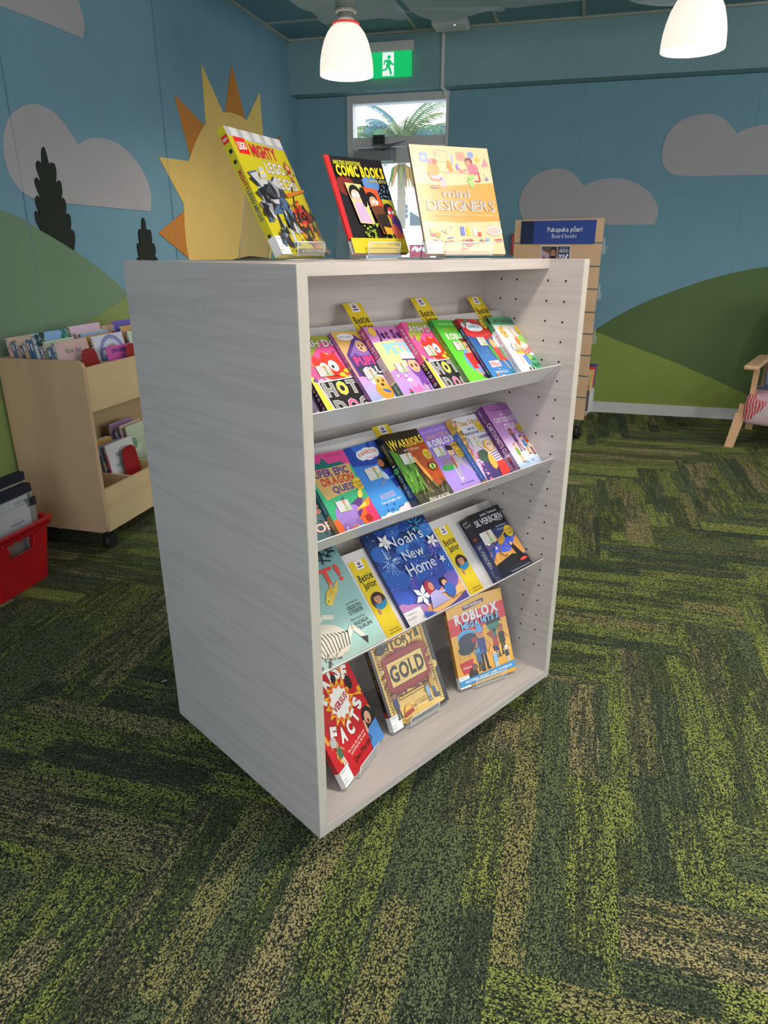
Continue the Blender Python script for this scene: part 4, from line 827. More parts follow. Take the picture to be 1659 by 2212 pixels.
def warriors(a, H):
    a.rect(0, 0, 100, H, '4a3a22', '2a2618'); a.poly([(0, H*.2), (0, H*.8), (40, H*.6), (44, H*.2)], '4f8a2c'); a.scatter(40, 8, 0, H*.12, 40, H*.5, 14, 30, ['6aa83a', '3a6a20', '8ab84a', '24401a'], 'g')
    a.poly([(42, H*.85), (70, H*.9), (100, H*.8), (100, H*.25), (70, H*.2), (52, H*.4)], 'a8481c'); a.scatter(34, 3, 48, H*.25, 100, H*.85, 6, 16, ['c8642a', '8a3414', 'e08a3a', '5a200c'], 'g'); a.poly([(44, H*.62), (52, H*.64), (66, H*.30), (60, H*.26)], 'e8a04a')
    a.rect(0, 0, 100, H*.16, '3c3f34', '4a4a38'); a.scatter(24, 13, 0, 0, 100, H*.2, 16, 34, ['6a7a4a', '8a8a5a', '3a3a2a'], 'g')
    a.ell(84, H*.46, 13, 9, '7a2a10'); a.ell(84, H*.46, 10.5, 7, '1a1810'); a.ell(84, H*.46, 9, 6, 'a8d05a'); a.ell(84, H*.46, 2, 5.4, '14140e'); a.ell(81, H*.475, 1.2, 1.2, 'f4f8e8')
    a.text('WARRIORS', 53, H*.845, 88, 16, 'e8d24a', '3a2408', .03, .04, arc=-3); a.text('W', 10, H*.83, 18, 24, 'e8d24a'); a.text('INTO THE WILD', 54, H*.735, 42, 5, 'd8cfc0', None, 0, .02); a.text('ERIN HUNTER', 58, H*.055, 58, 8, 'e8e4da', None, 0, .03)
def warriors_sp(a, H): a.rect(0, 0, 100, H, '12140f'); a.rect(0, 0, 100, H*.3, '1c2c5a'); a.text('WARRIORS', 55, H*.76, H*.26, 44, '8a9a5a', rot=-90); a.ell(50, H*.53, 34, 34, '4a9a4a', n=20); a.text('INTO THE WILD', 50, H*.32, H*.30, 34, 'd8d4c8', rot=-90); a.text('1', 50, H*.60, H*.02, 34, 'e8e4da', rot=-90)
def diary(a, H):
    a.rect(0, 0, 100, H, 'a084d8', '8a6cc0'); a.rect(0, 0, 100, H*.38, 'b79cf0', '9d84dc'); a.text('AN UNOFFICIAL ROBLOX BOOK', 50, H*.935, 76, 3.6, 'c8b8ec', None, 0, .01); a.text('DIARY OF A', 50, H*.855, 66, 8, 'c89a7a', None, 0, .04); a.text('ROBLOX', 52, H*.765, 80, 13, 'd6d2e2', '8f83b4', .03, .09); a.rect(70, H*.60, 100, H*.70, 'd8a83a'); a.text('PRO', 84, H*.66, 22, 6, '3a2a2a', None, 0, .03)
    a.ell(38, H*.40, 26, 8, '3f9a4a'); a.poly([(24, H*.42), (24, H*.52), (30, H*.50), (36, H*.56), (42, H*.5), (48, H*.52), (46, H*.42)], '8a7a8a'); a.ell(60, H*.59, 9, 9, 'd8b08a'); a.poly([(50, H*.62), (54, H*.70), (70, H*.66), (68, H*.60)], '2a2028'); a.poly([(54, H*.52), (76, H*.52), (78, H*.38), (54, H*.38)], 'a8a4b0'); a.poly([(50, H*.52), (55, H*.52), (55, H*.38), (50, H*.36)], 'c0343a'); a.line([(58, H*.38), (50, H*.24)], 6, 'a8a4b0'); a.line([(72, H*.38), (88, H*.26)], 6, 'a8a4b0'); a.ell(90, H*.44, 9, 13, '8a8694', rot=-30); a.line([(46, H*.40), (44, H*.14)], 3, 'c8c4cc'); a.ell(48, H*.20, 6, 4, 'c4c0cc'); a.ell(92, H*.22, 6, 4, 'c4c0cc')
    a.text('Ari Avatar', 56, H*.13, 40, 4, '3a2a5a'); a.text('ROGUE CLASH', 62, H*.055, 66, 6, 'd8a08a', None, 0, .03)
def diary_sp(a, H):
    a.rect(0, 0, 100, H, '7a62a8')
    for k in range(26): a.rect(56+8*math.sin(k*2.3), H*(.04+.035*k), 96, H*(.05+.035*k), '1c1428')
def thea(a, H):
    a.rect(0, 0, 100, H, 'c8b4dc', 'c8ccd8'); a.poly([(0, H), (0, H*.3), (8, H*.4), (20, H*.8), (10, H)], 'b88a5a'); a.scatter(22, 3, 0, H*.5, 16, H, 2, 5, ['d88aa8', '8a5a3a', 'e8c86a', '4a7a4a']); a.text('Thea Stilton', 58, H*.90, 78, 11, 'c89a2a', '8a6a1a', .01, .03); a.text('AND THE', 50, H*.80, 26, 4.5, '2a2a4a', None, 0, .03); a.text('SEARCH FOR THE', 54, H*.735, 72, 6, '2a2a5a', None, 0, .03); a.text('SECRET GARDEN', 58, H*.65, 76, 6.5, '2a2a5a', None, 0, .03)
    a.poly([(10, H*.26), (40, H*.34), (100, H*.12), (100, 0), (0, 0)], '4a3a7a'); a.ell(40, H*.38, 24, 14, '3f5a4a'); a.scatter(40, 6, 4, 0, 22, H*.5, 1.5, 3.5, ['e88ac8', 'c85a9a', 'f4b8e0'])
    a.ell(74, H*.50, 17, 14, 'e0b04a'); a.ell(76, H*.50, 11, 11, 'ecd0c0'); a.ell(72, H*.52, 2, 2.6, '2a3a2a'); a.ell(80, H*.52, 2, 2.6, '2a3a2a'); a.ell(56, H*.28, 12, 20, 'e0b04a', rot=-20); a.poly([(62, H*.40), (88, H*.42), (92, H*.24), (66, H*.24)], 'd8d0dc')
    for k in range(4): a.line([(63+k, H*(.38-.035*k)), (90, H*(.395-.035*k))], 1.8, '4a3a6a')
    a.poly([(66, H*.25), (92, H*.25), (100, H*.06), (56, H*.02)], 'e8443c'); a.line([(62, H*.38), (48, H*.52)], 5, 'ecd0c0'); a.ell(46, H*.55, 5, 6, 'ecd0c0'); a.scatter(4, 2, 66, H*.06, 90, H*.2, 5, 9, ['f0685a', 'd0302a'], 'l')
def thea_sp(a, H): a.rect(0, 0, 100, H, '3a72b8'); a.rect(0, H*.80, 100, H, 'd0a83a'); a.rect(0, 0, 100, H*.08, 'c89a2a'); a.rect(20, H*.01, 80, H*.05, 'c0342a'); a.text('THEA', 50, H*.9, H*.09, 30, '6a5a1a', rot=-90); a.text('THEA STILTON AND THE SEARCH FOR', 50, H*.42, H*.62, 30, 'b8cce4', rot=-90)
def cartoon(a, H):
    a.rect(0, H*.5, 100, H, 'b48ac8', '8e4d96'); a.rect(0, H*.18, 100, H*.5, 'dfe4f2', 'b48ac8'); a.rect(0, 0, 100, H*.2, '9cc4e8', 'dfe4f2'); a.text('FROM THE BEST-SELLING AUTHORS OF GUTS AND SMILE', 56, H*.955, 70, 3, '4a1f5a'); a.text('RAINA TELGEMEIER & SCOTT McCLOUD', 56, H*.915, 76, 4.4, '4a1f5a', None, 0, .02)
    a.text('the', 52, H*.84, 13, 6, 'd8c0e0', None, 0, .02); a.text('CARTOONISTS', 54, H*.755, 84, 11.5, 'ded2e4', None, 0, .05, j=.35); a.text('CLUB', 60, H*.645, 46, 13, 'ded2e4', None, 0, .06, j=.3)
    a.fig(30, H*.10, 46, 'b8703a', 'eab48a', '6fae3a', 'e0a83a', 0); a.fig(48, H*.26, 56, '6a2a22', 'a05a3a', '5a3068', '7a4a3a', 1, flip=2); a.fig(72, H*.19, 46, '222228', 'eab48a', '2f78c0', 'd8b04a', 0); a.fig(88, H*.17, 46, 'a02a24', 'b8704a', 'c8d0a0', 'b02a34', 0, True); a.ell(40, H*.09, 8, 3, '8ab0dc'); a.ell(66, H*.10, 7, 3, '8ab0dc'); a.rect(56, 1, 78, 3, 'c8342c')
def cartoon_sp(a, H): a.rect(0, 0, 100, H, '8a86b0'); a.rect(0, H*.28, 100, H, '5a2a68'); a.text('CARTOONISTS CLUB', 58, H*.50, H*.52, 44, 'd8c8e0', rot=-90, b=.05); a.text('TELGEMEIER & McCLOUD', 40, H*.88, H*.2, 18, 'c8a8d8', rot=-90); a.fig(50, H*.08, H*.16, '6a2a22', 'a05a3a', '5a3068', '3a3a5a', 1); a.rect(20, H*.01, 80, H*.04, 'c8342c')
def stbook(a, H):
    a.rect(0, 0, 100, H, 'a8d0cc', '6d9a9e'); a.scatter(70, 3, 50, H*.90, 92, H*1.02, 4, 9, ['1e2a26', '24342e'], 'l'); a.line([(45, H), (64, H*.93), (86, H*.86)], 1.6, '1e2a26'); a.line([(70, H), (88, H*.90)], 1.4, '1e2a26')
    a.text('BEST!', 50, H*.735, 80, 17, 'd2493a', None, 0, .06)
    a.ell(66, H*.57, 8, 5, 'd8bc4a', rot=40); a.ell(61, H*.52, 4.5, 4.5, 'e0c85a'); a.poly([(66, H*.58), (82, H*.68), (74, H*.56)], 'd8bc4a'); a.poly([(64, H*.57), (72, H*.69), (70, H*.57)], 'c8a83a'); a.ell(60, H*.525, .8, .8, '222')
    a.text('written by', 84, H*.435, 15, 2.4, '2a3a3c', j=.3); a.text('GIDEON', 84, H*.39, 18, 4, '22302f'); a.text('STERER', 84, H*.345, 18, 4, '22302f'); a.text('illustrated by', 82, H*.285, 18, 2.4, '2a3a3c', j=.3); a.text('ANDREA', 83, H*.24, 19, 4, '22302f'); a.text('TSURUMI', 84, H*.195, 20, 4, '22302f')
    a.ell(38, H*.21, 25, 17, 'd8d2c4', rot=-20); a.line([(28, H*.38), (44, H*.42), (56, H*.38)], 5, 'e0dace'); a.line([(60, H*.16), (70, H*.24), (78, H*.10)], 5, 'e0dace'); a.poly([(74, H*.12), (82, H*.10), (78, H*.04)], '2a2624')
    for k in range(11): a.line([(20+k*4, H*.33-k*1.2), (22+k*4.1, H*.22), (24+k*3.4, H*.10)], 1.0, '2a2624')
    a.scatter(20, 9, 24, H*.04, 50, H*.09, 2, 5, ['6a5236', '4a3a28'], 'l'); a.line([(30, H*.06), (26, 0)], 2.4, '2a2a26'); a.poly([(8, H*.05), (16, H*.12), (20, H*.02), (12, 0)], '24282a')
def noah(a, H):
    a.rect(0, H*.4, 100, H, '2c4fa0', '16305f'); a.rect(0, 0, 100, H*.4, '5a4a9a', '2c4fa0'); rnd = random.Random(5)
    a.scatter(46, 11, -5, H*.40, 105, H, 7, 16, ['24489a', '1c3a84', '2f62b4', '1a2c66', '3a78c8'], 'c'); a.scatter(16, 21, 0, H*.25, 100, H*.55, 8, 15, ['3a4aa4', '5a4aa8', '2f5ab0'], 'c')
    a.ell(22, H*.10, 32, 14, 'b07ab0', rot=-12); a.ell(72, H*.14, 40, 9, 'd8946a', rot=14); a.ell(74, H*.09, 34, 7, 'e8b878', rot=10); a.ell(40, H*.16, 30, 4, '4a4a9c', rot=-16); a.ell(85, H*.24, 16, 10, '6a5ab0', rot=24); a.ell(12, H*.28, 14, 8, '3a5ac0', rot=-30); a.ell(18, H*.04, 26, 6, '4a6ad0', rot=-10)
    for cx, cy, n, c in ((20, H*.66, 26, 'b8d8f8'), (78, H*.93, 18, '4ac0e0'), (88, H*.62, 12, 'c08ad8')):
        for k in range(n): t = rnd.uniform(0, 6.28); r = rnd.uniform(6, 17); a.line([(cx+3*math.cos(t), cy+3*math.sin(t)), (cx+r*math.cos(t), cy+r*math.sin(t))], .5, c)
    a.scatter(90, 8, 4, H*.35, 96, H*.98, .35, .8, ['dce8fa', 'a8c8f0', 'f0d8f0'])
    for x, y, r in ((24, H*.86, 10), (90, H*.70, 9), (36, H*.22, 13), (90, H*.48, 5)):
        for k in range(5): t = R(90+72*k+r*3); a.poly([(x, y), (x+r*.55*math.cos(t-.5), y+r*.55*math.sin(t-.5)), (x+r*1.05*math.cos(t), y+r*1.05*math.sin(t)), (x+r*.55*math.cos(t+.5), y+r*.55*math.sin(t+.5))], 'e4e4ea')
    a.text("Noah's", 54, H*.83, 56, 13, 'd4d8e2', None, 0, .01, j=.4, seed=8); a.text('New', 54, H*.655, 32, 12, 'd4d8e2', None, 0, .01, j=.4, seed=2); a.text('Home', 56, H*.50, 44, 14, 'd4d8e2', None, 0, .01, j=.35, seed=5)
    a.ell(50, H*.27, 6.5, 8, 'a03448'); a.poly([(43, H*.27), (46, H*.12), (52, H*.14), (54, H*.26)], 'a03448'); a.ell(53, H*.27, 3.6, 5, 'd08a6a'); a.poly([(46, H*.20), (58, H*.22), (70, H*.07), (40, H*.06)], 'a8a4d8'); a.line([(56, H*.19), (70, H*.17)], 3, 'a8a4d8'); a.ell(74, H*.26, 5.4, 5.4, '1e1a20'); a.ell(74, H*.245, 4, 4, 'd89a78'); a.ell(77, H*.16, 8, 9, '3a62b0')
    a.text('Nabila Adani', 84, H*.075, 22, 3.2, '6a4a4a', j=.3, rot=3); a.text('Akhtar', 30, H*.035, 16, 4, '3a3a7a', j=.4)
def silver(a, H):
    a.rect(0, 0, 100, H, '2f4f9a', '0e1130'); a.rect(0, H*.70, 100, H, '0e1024', '0a0b16'); a.text('Jessica Townsend', 60, H*.945, 54, 6, 'c8ccd8', j=.5); a.text('SILVERBORN', 50, H*.845, 88, 14, 'd8dce4', None, 0, .0, j=.35); a.line([(66, H*.80), (84, H*.77), (94, H*.81), (84, H*.83)], .9, 'c8ccd8'); a.text('The Mystery of', 76, H*.705, 36, 4, 'c8ccd8', j=.2); a.text('Morningtide Close', 78, H*.655, 40, 4, 'c8ccd8', j=.2)
    a.poly([(20, H*.42), (50, H*.52), (100, H*.48), (100, H*.30), (10, H*.25)], '3a5ad0'); a.poly([(0, H*.26), (20, H*.36), (60, H*.30), (100, H*.50), (100, H*.2), (0, H*.16)], 'c8904a'); a.scatter(40, 4, 0, H*.2, 100, H*.44, 6, 14, ['e0a85a', 'a86a34', 'd8b87a', '6a4a3a'], 'g'); a.ell(10, H*.5, 14, 9, '5a4a7a'); a.ell(12, H*.52, 4, 4, 'f0f0fa'); a.ell(26, H*.42, 3, 3, 'd8c8f0')
    a.poly([(18, H*.56), (40, H*.66), (44, H*.52), (30, H*.50)], 'c8602a'); a.ell(52, H*.50, 15, 7, 'b88a3a', rot=25); a.line([(60, H*.55), (78, H*.62), (92, H*.60)], 4, 'b88a3a'); a.line([(42, H*.46), (30, H*.34), (38, H*.26), (46, H*.28)], 3.4, '8a5a2a'); a.poly([(0, 0), (0, H*.2), (60, H*.26), (100, H*.16), (100, 0)], '17161c'); a.ell(50, H*.04, 60, 8, '202434')
    a.poly([(68, H*.36), (76, H*.40), (94, H*.14), (76, H*.12)], '121016'); a.ell(72, H*.40, 3.4, 4, 'd8a88a'); a.ell(84, H*.13, 12, 3, 'd0483a'); a.text('The fourth book in the Nevermoor series', 62, H*.035, 66, 3.6, 'c8ccd8', j=.1)
def silver_sp(a, H): a.rect(0, 0, 100, H, '1f2e6a'); a.rect(0, H*.60, 100, H, '0e1020'); a.text('Jessica', 45, H*.94, 46, 18, 'c8ccd8', rot=0); a.text('Townsend', 52, H*.88, 62, 18, 'c8ccd8', rot=0); a.ell(50, H*.72, 16, 26, '1a1418'); a.ell(52, H*.66, 22, 8, 'a8402c'); a.text('SILVERBORN', 52, H*.38, H*.36, 34, 'c8ccd8', rot=-90, j=.2); a.text('The Mystery of', 40, H*.12, H*.12, 14, 'b8bcc8', rot=-90); a.ell(52, H*.035, 14, 14, 'b8bcc8', n=16); a.ell(52, H*.035, 11, 11, '1f2e6a', n=16)
def rest_unknown(a, H):
    a.rect(0, 0, 100, H, '3f6670', '2a4a52'); a.scatter(40, 3, 30, 0, 100, H, 5, 14, ['1a2a2e', '4a7a84', '22363c'], 'l'); a.text('SUPER', 60, H*.64, 70, 12, '161c20', '4a7a84', .02, .05); a.text('STORE', 70, H*.20, 90, 16, 'd8d2cc', 'c04a34', .04, .03); a.text('S', 78, H*.42, 20, 16, 'c04a34', 'd8d2cc', .03, .04); a.text('ILLUSTRATED', 70, H*.05, 60, 4, 'd8a890')
def falsef(a, H):
    a.rect(0, 0, 100, H, 'c4121c')
    for x, y, sx_, sy, rot in ((78, H*.8, 16, 34, -30), (94, H*.55, 14, 26, -80), (16, H*.20, 10, 30, 10), (8, H*.42, 8, 20, 20), (60, H*.92, 10, 14, 10), (94, H*.35, 10, 20, -110)):
        c, s_ = math.cos(R(rot)), math.sin(R(rot)); Z_ = [(-.2, .5), (.5, .5), (.1, .1), (.5, .1), (-.4, -.5), (-.05, -.02), (-.45, -.02)]; a.poly([(x+u*sx_*c-v*sy*s_, y+u*sx_*s_+v*sy*c) for u, v in Z_], 'e8a82a')
    a.scatter(14, 6, 5, 5, 95, H-5, 1, 1.8, ['f4d8c8'], 'l')
    for ch, x, y, r_ in (('F', 31, .77, 40), ('A', 45, .86, 22), ('L', 61, .90, 0), ('S', 73, .865, -14), ('E', 85, .81, -26)): a.text(ch, x, H*y, 11.5, 15, 'f0ece8', '8a0a12', .03, .12, rot=r_)
    a.star(55, H*.62, 29, 'f0c22a', 14, .66); a.star(55, H*.62, 23, 'e8601c', 14, .8); a.star(55, H*.62, 20, 'f2eeea', 11, .8); a.text('VERSUS', 55, H*.62, 31, 8, 'c4121c', '3a0a0a', .02, .06, rot=8)
    for ch, x, y, r_ in (('F', 21, .45, -30), ('A', 35, .375, -14), ('C', 51, .365, 6), ('T', 67, .41, 22), ('S', 81, .48, 36)): a.text(ch, x, H*y, 12, 15.5, 'f0ece8', '8a0a12', .03, .12, rot=r_)
    a.ell(62, H*.84, 5, 5, '161214', n=12); a.ell(84, H*.70, 6, 9, '1c1618'); a.ell(30, H*.90, 6, 6, 'f0c22a'); a.ell(70, H*.95, 6, 9, 'e8e4e0')
    a.ell(88, H*.28, 12, 15, '161214'); a.ell(87, H*.29, 6.4, 8, 'e0a888'); a.ell(86, H*.26, 2, 3, '6a1a1a'); a.poly([(76, H*.20), (100, H*.22), (100, 0), (70, 0)], '4a86c8'); a.line([(76, H*.18), (78, H*.30)], 4, 'e0a888')
    a.fig(17, H*.12, 36, '3a2a20', 'c8906a', '4a6a4a', 'd8d0c0', 0); a.text('The truth, the whole truth', 50, H*.225, 42, 3.4, 'f4e8e4', rot=4); a.text('and nothing but the truth', 51, H*.19, 38, 3.4, 'f4e8e4', rot=4); a.text('Dan Marshall', 56, H*.11, 44, 7, '1a1214', j=.5, rot=4); a.ell(14, H*.40, 6, 6, 'b8b4b8')
def gold(a, H):
    a.rect(0, 0, 100, H, '1c1810'); a.rect(4, 4, 93, H-4, 'e2bc68', 'd6a950')
    a.scatter(40, 4, 6, 6, 92, H-6, 3, 8, ['dcb25c', 'e6c06c'], 'c')
    for x in (9, 88): a.line([(x, 8), (x, H-8)], .7, '2a2014'); a.line([(x+1.8, 8), (x+1.8, H-8)], .3, '2a2014')
    for k in range(30): a.ell(7, 8+k*(H-16)/30, .7, .7, '2a2014', n=8); a.ell(91, 8+k*(H-16)/30, .7, .7, '2a2014', n=8)
    a.text('THE', 50, H*.93, 20, 5, '2a2014'); a.text('STORY', 50, H*.785, 50, 10, '2a2014', None, 0, .015); a.text('OF', 50, H*.705, 10, 6, '2a2014'); n = 46; P = []
    for k in range(n):
        t = 2*math.pi*k/n; ex = 44*abs(math.cos(t))**.45*(1 if math.cos(t) >= 0 else -1); ey = 27*abs(math.sin(t))**.45*(1 if math.sin(t) >= 0 else -1); P.append((49+ex*.99, H*.51+ey*1.12)); P.append((49+ex*.74, H*.51+ey*.9))
    a.poly(P, '7a1c18'); a.rect(14, H*.51-22, 84, H*.51+22, '9a2420'); a.rect(18, H*.51-16, 80, H*.51+16, '2a2014'); a.rect(19, H*.51-15, 79, H*.51+15, 'e6c270'); a.rect(24, H*.51-11, 74, H*.51+11, 'b08a40'); a.rect(24.8, H*.51-10.2, 73.2, H*.51+10.2, 'e6c270'); a.text('GOLD', 49, H*.51, 58, 19, '1e1812', None, 0, .08)
    a.line([(26, H*.35), (26, H*.28), (74, H*.28), (74, H*.35)], 1.2, '2a2014'); a.line([(23, H*.36), (23, H*.25), (77, H*.25), (77, H*.36)], .6, '2a2014')
    a.ell(20, H*.84, 7, 7, '4a5468'); a.ell(17, H*.78, 8, 6, '2a2420'); a.ell(28, H*.80, 3.4, 3.4, '3a342c'); a.fig(80, H*.76, 28, '3a2418', 'b8805a', '7a2a20', '2a4a3a', 1); a.fig(16, H*.09, 34, '2a2018', '9a6a48', '2a3a68', '3a2a24', 1); a.poly([(22, H*.07), (40, H*.09), (38, H*.16), (26, H*.15)], '9a3420'); a.poly([(24, H*.12), (38, H*.13), (36, H*.18), (28, H*.18)], 'e0a83a'); a.fig(70, H*.1, 26, '222', '9a6a48', '8aa8c8', '8aa8c8', 0); a.fig(80, H*.13, 30, '8a5a2a', 'a8744a', 'c89a3a', '4a6a8a', 0); a.line([(78, 16), (86, 14)], 6, '3a4a5a')
    for k in range(12): a.ell(44, H*(.04+.018*k), .5, .5, '2a2014', n=6)
    a.text('ILLUSTRATED BY', 56, H*.165, 20, 2, '3a2c18'); a.text('NEEL TAMPHANON', 56, H*.135, 32, 2.8, '3a2c18'); a.text('Thames', 26, H*.05, 16, 4, '3a2c18'); a.text('&Hudson', 27, H*.02, 18, 3.4, '3a2c18')
def gold_sp(a, H): a.rect(0, 0, 100, H, '191510'); a.text('THE STORY OF GOLD', 50, H*.66, H*.5, 40, 'c8a04a', rot=-90); a.rect(0, H*.12, 100, H*.2, '9a2420'); a.rect(0, 0, 100, H*.06, 'c8ccd0')
def roblox(a, H):
    a.rect(0, 0, 100, H, 'd89c2c', 'd8a648'); a.poly([(0, H*.80), (100, H*.86), (100, H*.66), (0, H*.60)], 'c8283c'); a.poly([(28, H*.86), (66, H*.90), (66, H*.95), (28, H*.91)], '4a2a4a'); a.text('100% UNOFFICIAL', 47, H*.905, 33, 3.6, 'e0dce0', None, 0, .04, rot=3); a.text('ROBLOX', 50, H*.795, 78, 14, 'd6d2d6', '7a1424', .03, .10, rot=3)
    a.ell(26, H*.56, 16, 10, '4a9ad0'); a.ell(28, H*.50, 18, 12, '2a2f3c'); a.ell(38, H*.50, 5, 4, 'a03434'); a.ell(22, H*.42, 14, 8, '22303c'); a.fig(49, H*.13, 62, '7a5a4a', 'c8805a', '2f3a7a', '16161c', 0); a.ell(49, H*.62, 8, 6, '5a9ad8'); a.poly([(42, H*.6), (40, H*.68), (46, H*.64)], 'b0342c'); a.poly([(56, H*.6), (58, H*.68), (52, H*.64)], 'b0342c')
    a.ell(75, H*.60, 11, 8, '2a7a6a'); a.poly([(62, H*.62), (66, H*.72), (86, H*.72), (90, H*.63)], '17161a'); a.fig(74, H*.22, 42, '17161a', '2a7a6a', 'a03434', '24242c', 1); a.fig(86, H*.24, 44, '8a4a2a', 'a8643a', '17161a', '17161a', 0); a.poly([(60, H*.52), (72, H*.56), (70, H*.46)], 'a83838'); a.fig(90, H*.12, 26, 'd8d4c8', 'd8d4c8', '2a2a2e', 'c8c4b8', 1)
    a.poly([(6, H*.28), (30, H*.30), (26, H*.16), (10, H*.15)], 'b81c2c'); a.scatter(14, 3, 6, H*.29, 28, H*.36, 4, 8, ['e8c88a', 'd0a860'], 'g'); a.text('ROBLOX', 18, H*.22, 14, 3, 'e8e4e4'); a.fig(40, H*.14, 34, '3a6a9a', '5a9ac8', '3a5a8a', '2a3a4a', 1); a.ell(26, H*.12, 8, 10, '2a1e1c'); a.ell(30, H*.2, 5, 5, '6a4a3a'); a.fig(68, H*.08, 32, '5a3a8a', 'e0b48a', '7ab0d8', 'a8d0e8', 1); a.ell(68, H*.33, 9, 4, '2a2a4a'); a.poly([(58, H*.30), (64, H*.40), (68, H*.3)], 'e89a3a')
    a.text('MEGA HITS 3', 53, H*.695, 66, 8, '7ab4e4', '24304a', .04, .10, rot=3)
    a.poly([(0, H*.02), (0, H*.09), (100, H*.13), (100, H*.05)], '3a8ac0'); a.text('FEATURING THE BEST GAMES ON ROBLOX', 52, H*.075, 84, 3.2, 'e8eef2', None, 0, .05, rot=2)
def roblox_sp(a, H): a.rect(0, 0, 100, H, 'b8842c'); a.text('ROBLOX', 50, H*.6, H*.26, 46, '8a2a2a', rot=-90, b=.05); a.rect(0, H*.86, 100, H, '8a2430')
def lego(a, H):
    a.rect(0, 0, 100, H, 'bfb31a'); a.poly([(0, H*.93), (0, H), (100, H), (100, H*.90)], 'a8a8ac')
    for k in range(5): a.poly([(8+k*20, H*.93), (20+k*20, H*.925), (20+k*20, H), (8+k*20, H)], 'c9c9cd')
    a.rect(8, H*.80, 27, H*.93, 'd8201c'); a.text('LEGO', 17.5, H*.865, 15, 7, 'f4f0ea', '1a1410', .03, .09, rot=4); a.text('MIGHTY', 54, H*.845, 46, 12, 'c8202c', '5a5a5e', .03, .07); a.text('LEGO', 62, H*.72, 36, 11, 'c9c9cd', '2a2a2e', .03, .08); a.text('MECHS', 70, H*.595, 46, 11, 'c9c9cd', '2a2a2e', .03, .08)
    a.robot(32, H*.06, 88, 'b8bac0', '26282e', '4a6284', 4); a.robot(76, H*.03, 58, 'b8301c', '2a1a16', 'd8682a', 7); a.robot(88, H*.62, 24, 'b86a2c', 'd8c8b0', 'a02a1c', 9); a.scatter(46, 17, 6, H*.08, 54, H*.62, 4, 11, ['1c1d22', 'b4b6bc', '3a3e48', '8a8e98', '26282e', '4a6284'], 't'); a.scatter(34, 19, 56, H*.05, 98, H*.42, 3, 8, ['2a1a16', 'b8301c', '7a1c12', 'd8682a', '1c1d22'], 't'); a.poly([(56, H*.50), (100, H*.56), (100, H*.54), (60, H*.47)], 'c8701f'); a.rect(30, 0, 100, 5, '2a2618'); a.text('60 MODELS TO DISCOVER', 66, 2.6, 56, 3, 'd8d0a8')
def lego_sp(a, H): a.rect(0, 0, 100, H, 'c8bc14'); a.rect(5, H*.88, 95, H*.94, 'd8201c'); a.text('LEGO', 50, H*.91, 70, 28, 'f4f0ea', rot=0, b=.05); a.star(55, H*.82, 34, '17160f', 6, .6); a.star(50, H*.74, 34, '17160f', 7, .5); a.text('MIGHTY', 50, H*.60, H*.15, 48, 'b0202c', rot=-90, b=.07); a.text('LEGO MECHS', 50, H*.40, H*.24, 44, '6a6a70', '1c1c1e', .03, .06, rot=-90); a.star(50, H*.16, 34, '17160f', 8, .5)
def comic(a, H):
    a.rect(0, 0, 100, H, '17131a'); a.rect(0, H*.16, 7, H, 'd0242c'); a.ell(22, H*.7, 16, 14, '7a2a24'); a.scatter(150, 4, 50, H*.38, 100, H*.80, .8, 1.4, ['6a94c8', '4a78b8', '8ab0dc']); a.ell(66, H*.73, 15, 12, '5a86c4'); a.scatter(60, 5, 30, H*.13, 80, H*.34, 1, 2.4, ['8aa82c', 'a8c43a', '5a7a20'])
    a.text('AMAZING INVENTIONS', 32, H*.925, 48, 5.6, 'd8d02c', None, 0, .04); a.text('COMIC BOOKS', 52, H*.845, 84, 14, 'e6d41e', 'a8782a', .02, .08); a.text('A GRAPHIC HISTORY', 78, H*.755, 38, 4, 'c8bc4a', None, 0, .02)
    a.poly([(18, H*.72), (46, H*.71), (52, H*.30), (26, H*.31)], 'd8cc86'); a.ell(31, H*.62, 10, 11, '16121a'); a.ell(31, H*.59, 7.5, 8.5, 'dcb4a4'); a.ell(28, H*.6, 3, 3.4, 'f0f0f0'); a.ell(35, H*.6, 3, 3.4, 'f0f0f0'); a.poly([(24, H*.52), (40, H*.53), (48, H*.31), (27, H*.32)], 'c4a8cc'); a.ell(44, H*.58, 5, 14, '16121a')
    a.poly([(48, H*.69), (72, H*.67), (84, H*.20), (62, H*.20)], 'd8582c'); a.ell(58, H*.57, 10, 9, '16121a'); a.ell(60, H*.53, 7, 8.5, 'd8a084'); a.ell(60, H*.54, 2.6, 2.8, 'f0f0f0'); a.ell(66, H*.53, 2.6, 2.8, 'f0f0f0'); a.poly([(52, H*.49), (74, H*.50), (82, H*.24), (62, H*.22)], '6a3c26'); a.poly([(58, H*.40), (78, H*.42), (82, H*.22), (64, H*.20)], '2a2420'); a.poly([(66, H*.28), (84, H*.26), (84, H*.20), (68, H*.20)], 'd8a02c')
    a.poly([(76, H*.57), (96, H*.56), (100, H*.12), (84, H*.12)], 'b4b02c'); a.ell(84, H*.46, 9, 9, '16121a'); a.ell(87, H*.42, 6, 9, 'c83a4c'); a.ell(84, H*.43, 2.4, 2.4, 'f0f0f0'); a.ell(91, H*.43, 2.4, 2.4, 'f0f0f0'); a.ell(92, H*.28, 9, 16, '5a3a86'); a.ell(88, H*.22, 7, 12, 'd8605a', rot=20); a.poly([(80, H*.13), (100, H*.22), (100, H*.12)], 'd8702c')
    a.rect(0, 0, 100, H*.155, 'd4bc24'); a.text('BLAKE HOENA', 74, H*.09, 20, 3, '3a3410'); a.line([(50, H*.055), (98, H*.04)], .5, 'a8941c')
def comic_sp(a, H): a.rect(0, 0, 100, H, 'd0242c')
